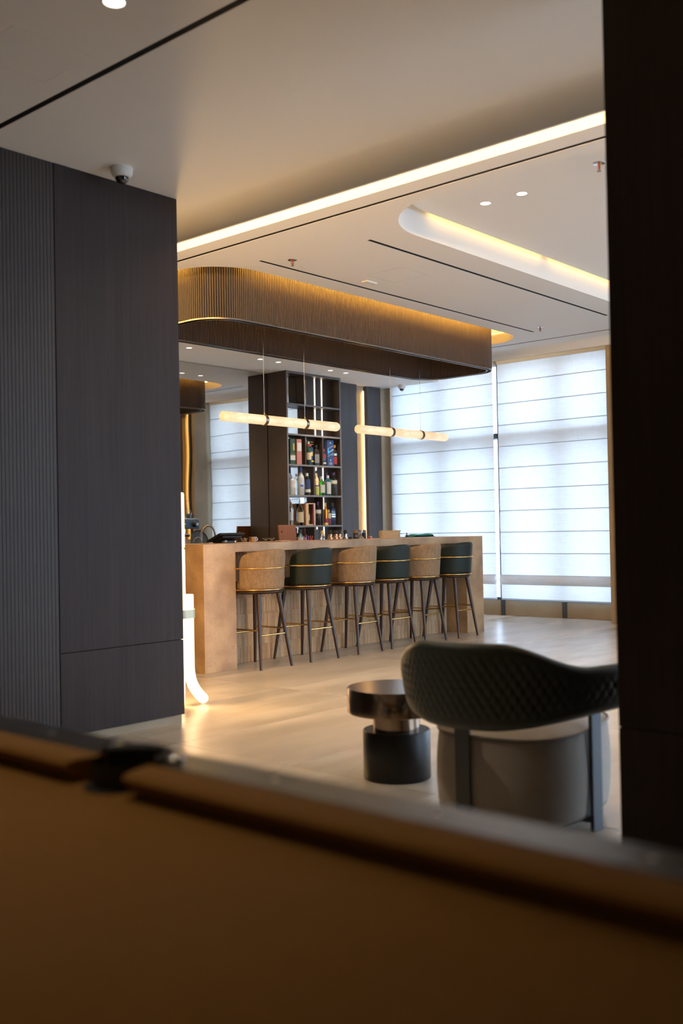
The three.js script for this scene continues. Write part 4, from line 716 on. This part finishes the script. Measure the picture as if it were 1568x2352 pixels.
// ---------------------------------------------------------------- pool table
{
  const t = thing('pool_table', 'pool table with tan cloth and black rails, side pocket in the long rail', 'pool table');
  const X0 = -0.24, X1 = 1.03, Z0 = -2.75, Z1 = -0.21, c = 0.075, rw = 0.10, pz = -1.48;
  obj('bed', bx(X0 - 0.06, X1 + 0.06, 0.70, 0.757, Z0 - 0.06, Z1 + 0.06), M.baize, t);
  // wooden rails with pocket notches
  const railX = (x0, x1, side) => { const s = new THREE.Shape(), e = side > 0 ? x0 : x1, q = side; s.moveTo(e, Z0 - c + 0.02); s.lineTo(e, pz - 0.066); s.absarc(e, pz, 0.066, -Math.PI / 2, Math.PI / 2, q < 0); s.lineTo(e, Z1 + c - 0.02); const o = side > 0 ? x1 : x0; s.lineTo(o, Z1 + c + 0.0); s.lineTo(o, Z0 - c); s.closePath(); return plan(s, 0.62, 0.80, [], 16, 0.006); };
  obj('rail', railX(X1 + c, X1 + c + rw, 1), M.railWood, t);
  obj('rail', railX(X0 - c - rw, X0 - c, -1), M.railWood, t);
  obj('rail', rb(X0 - c, X1 + c, 0.62, 0.80, Z1 + c - 0.0195, Z1 + c + rw, 0.006), M.railWood, t);
  obj('rail', rb(X0 - c, X1 + c, 0.62, 0.80, Z0 - c - rw, Z0 - c + 0.0195, 0.006), M.railWood, t);
  // cushions: profile from the wood to the nose, run along, ends cut at the pockets
  const cushion = (len, cut0, cut1) => { const pr = [[0, 0.757], [0, 0.7995], [0.045, 0.7995], [0.068, 0.797], [0.075, 0.791], [0.07, 0.783], [0.04, 0.757]];
    const g = clean(new THREE.ExtrudeGeometry(new THREE.Shape(pr.map((p) => new THREE.Vector2(...p))), { depth: len, bevelEnabled: false })), p = g.attributes.position;
    for (let i = 0; i < p.count; i++) { const z = p.getZ(i), k = p.getX(i) / 0.075; p.setZ(i, z < len / 2 ? z + cut0 * k : z - cut1 * k); }
    g.computeVertexNormals(); return uvm(g); };
  const flip = (g) => { g = clean(g.scale(-1, 1, 1)); for (const k of ['position', 'normal', 'uv']) { const a = g.attributes[k], n = a.itemSize; for (let i = 0; i < a.count; i += 3) for (let c = 0; c < n; c++) { const q = a.array[(i + 1) * n + c]; a.array[(i + 1) * n + c] = a.array[(i + 2) * n + c]; a.array[(i + 2) * n + c] = q; } } g.computeVertexNormals(); return g; };
  const half = pz - 0.062 - (Z0 + 0.06), halfB = Z1 - 0.06 - (pz + 0.062);
  obj('cushion', flip(cushion(half, 0.07, 0.02)).translate(X1 + c, 0, Z0 + 0.06), M.baize, t);
  obj('cushion', flip(cushion(halfB, 0.02, 0.07)).translate(X1 + c, 0, pz + 0.062), M.baize, t);
  obj('cushion', cushion(half, 0.07, 0.02).translate(X0 - c, 0, Z0 + 0.06), M.baize, t);
  obj('cushion', cushion(halfB, 0.02, 0.07).translate(X0 - c, 0, pz + 0.062), M.baize, t);
  obj('cushion', cushion(X1 - X0 - 0.12, 0.07, 0.07).rotateY(Math.PI / 2).translate(X0 + 0.06, 0, Z1 + c - 0.02), M.baize, t);
  obj('cushion', cushion(X1 - X0 - 0.12, 0.07, 0.07).rotateY(-Math.PI / 2).translate(X1 - 0.06, 0, Z0 - c + 0.02), M.baize, t);
  const liner = (x, z, a0, a1) => [new THREE.CylinderGeometry(0.0655, 0.055, 0.10, 28, 1, true, a0, a1).translate(x, 0.752, z), new THREE.CylinderGeometry(0.06, 0.06, 0.003, 28).translate(x, 0.7585, z)];
  M.leather = std({ color: rgb(0.008, 0.008, 0.009), roughness: 0.6, side: THREE.DoubleSide });
  for (const [x, s] of [[X1 + c, 1], [X0 - c, -1]]) {
    const p = obj('pocket', [...liner(x, pz, 0, Math.PI * 2), cyl(0.06, 0.06, 0.7573, 0.7598, x - s * 0.022, pz, 28)], M.leather, t, 'black side pocket');
    const arc = []; for (let i = 0; i <= 12; i++) { const a = -Math.PI / 2 + i / 12 * Math.PI; arc.push(V(x + s * 0.072 * Math.cos(a), 0.802, pz + 0.072 * Math.sin(a))); }
    obj('pocket_trim', tube(arc, 0.011, 30, 8), M.leather, p);
  }
  for (const [x, z] of [[X1 + 0.02, Z1 + 0.02], [X1 + 0.02, Z0 - 0.02], [X0 - 0.02, Z1 + 0.02], [X0 - 0.02, Z0 - 0.02]]) obj('pocket', liner(x, z, 0, Math.PI * 2).map((g) => g.scale(1, 1, 1)), M.leather, t, 'black corner pocket');
  for (const dz of [0.085, -0.085]) obj('pocket_stud', new THREE.SphereGeometry(0.017, 16, 10).scale(1, 0.6, 1).translate(X1 + c + 0.035, 0.803, pz + dz), M.steel, t, 'small polished steel stud');
  for (let i = 1; i < 8; i++) if (i !== 4) for (const x of [X1 + c + 0.05, X0 - c - 0.05]) obj('rail_sight', cyl(0.005, 0.005, 0.7995, 0.8008, x, Z0 + (Z1 - Z0) * i / 8, 12), M.white, t);
  obj('cabinet', rb(X0 - 0.12, X1 + 0.12, 0.42, 0.699, Z0 - 0.12, Z1 + 0.12, 0.01), M.railWood, t);
  for (const [x, z] of [[X0, Z0], [X1, Z0], [X0, Z1], [X1, Z1]]) obj('leg', rb(x - 0.09, x + 0.09, 0, 0.42, z - 0.09, z + 0.09, 0.01), M.railWood, t);
}
// ---------------------------------------------------------------- ceiling fittings
function downlight(x, y, z, label, group, k = 1, r = 0.034, lit = true, cone = 0.75) {
  const t = thing('downlight', label, 'downlight', [x, y, z], 0, group);
  obj('trim_ring', lathe([[r, 0.03], [r, -0.001], [r + 0.008, -0.002], [r + 0.01, 0.0], [r, 0.03]], 28), M.white, t);
  obj('glowing_lens', cyl(r, r, 0.012, 0.016, 0, 0, 24), M.spotGlow, t);
  if (lit) spot('downlight_beam', LED.spot * k, [0, 0.008, 0], t, cone);
}
[[7.12, -8.725, 'recessed downlight behind the bar, hidden end of the row'], [7.43, -8.725, 'recessed downlight behind the bar, leftmost beside the partition'], [8.54, -8.725, 'recessed downlight behind the bar, left one of the middle pair'], [8.855, -8.73, 'recessed downlight behind the bar, right one of the middle pair'], [9.816, -8.735, 'recessed downlight above the shelf, left one of the pair'], [10.13, -8.74, 'recessed downlight above the shelf, right one of the pair']].forEach(([x, z, l]) => downlight(x, 3.27, z, l, 'downlights behind the bar', 0.8, 0.033));
[[6.27, -4.03, 'recessed downlight in the ceiling tray, left one of the pair in view'], [6.27, -3.725, 'recessed downlight in the ceiling tray, right one of the pair in view']].forEach(([x, z, l]) => downlight(x, 3.565, z, l, 'downlights in the ceiling tray', 1.2, 0.038));
[[2.455, -3.307, 'recessed downlight above the pool room at the top edge of the picture'], [1.0, -1.75, 'added unseen downlight over the long rail of the pool table'], [-2.3, -2.6, 'added unseen downlight beside the pool table, first by the side wall'], [-2.3, 1.4, 'added unseen downlight beside the pool table, second by the side wall']].forEach(([x, z, l]) => downlight(x, 3.33, z, l, 'downlights in the pool room', x === 1.0 ? 0.34 : x > 2 ? 1.3 : 3.4, 0.044, true, 0.6));  // all but the first are unseen, added to brighten the pool room
function camera2(x, y, z, label, r) {
  const t = thing('dome_camera', label, 'camera', [x, y, z], 0, 'security cameras');
  obj('housing', lathe([[0, 0], [r, 0], [r * 1.01, -0.01], [r * 0.98, -0.03], [r * 0.9, -0.044], [r * 0.76, -0.053], [r * 0.64, -0.055], [0, -0.055]], 36), M.white, t);
  obj('dome', new THREE.SphereGeometry(r * 0.62, 28, 14, 0, Math.PI * 2, Math.PI / 2, Math.PI / 2)  .translate(0, -0.0555, 0), std({ color: rgb(0.008, 0.008, 0.01), roughness: 0.08, clearcoat: 1 }), t);
}
camera2(3.60, 3.33, -4.80, 'white dome security camera on the ceiling by the oak partition', 0.063);
camera2(11.58, 3.27, -8.93, 'white dome security camera above the bar near the window', 0.055);
function sprinkler(x, y, z, label) {
  const t = thing('sprinkler', label, 'sprinkler', [x, y, z], 0, 'ceiling sprinklers');
  obj('escutcheon', lathe([[0, -0.004], [0.02, -0.006], [0.036, -0.003], [0.038, 0], [0, 0]], 28), M.steel, t);
  obj('frame', [rod(V(-0.014, -0.006, 0), V(-0.013, -0.034, 0), 0.003), rod(V(0.014, -0.006, 0), V(0.013, -0.034, 0), 0.003), rod(V(-0.013, -0.034, 0), V(0, -0.045, 0), 0.003), rod(V(0.013, -0.034, 0), V(0, -0.045, 0), 0.003)], M.bronze, t);
  obj('bulb', rod(V(0, -0.006, 0), V(0, -0.04, 0), 0.0035), flat(0.35, 0.02, 0.02), t);
  obj('deflector', cyl(0.013, 0.013, -0.05, -0.047, 0, 0, 16), M.bronze, t);
}
sprinkler(5.937, 3.40, -5.674, 'ceiling sprinkler above the left end of the bar canopy');
sprinkler(9.882, 3.40, -5.677, 'ceiling sprinkler near the window end of the canopy');
sprinkler(5.672, 3.40, -2.829, 'ceiling sprinkler beside the dark partition at the right');
{
  const t = thing('smoke_detector', 'small white boxed detector on the ceiling between the slots', 'detector', [6.95, 3.40, -5.70]);
  obj('case', rb(-0.072, 0.072, -0.014, 0, -0.032, 0.032, 0.003), M.white, t);
  obj('indicator', cyl(0.004, 0.004, -0.0155, -0.014, 0.04, 0.01, 10), M.black, t);
}
scene.traverse((o) => { if (o.isLight && o.castShadow === false && !o.isRectAreaLight) o.castShadow = true; });
renderer.render(scene, camera);
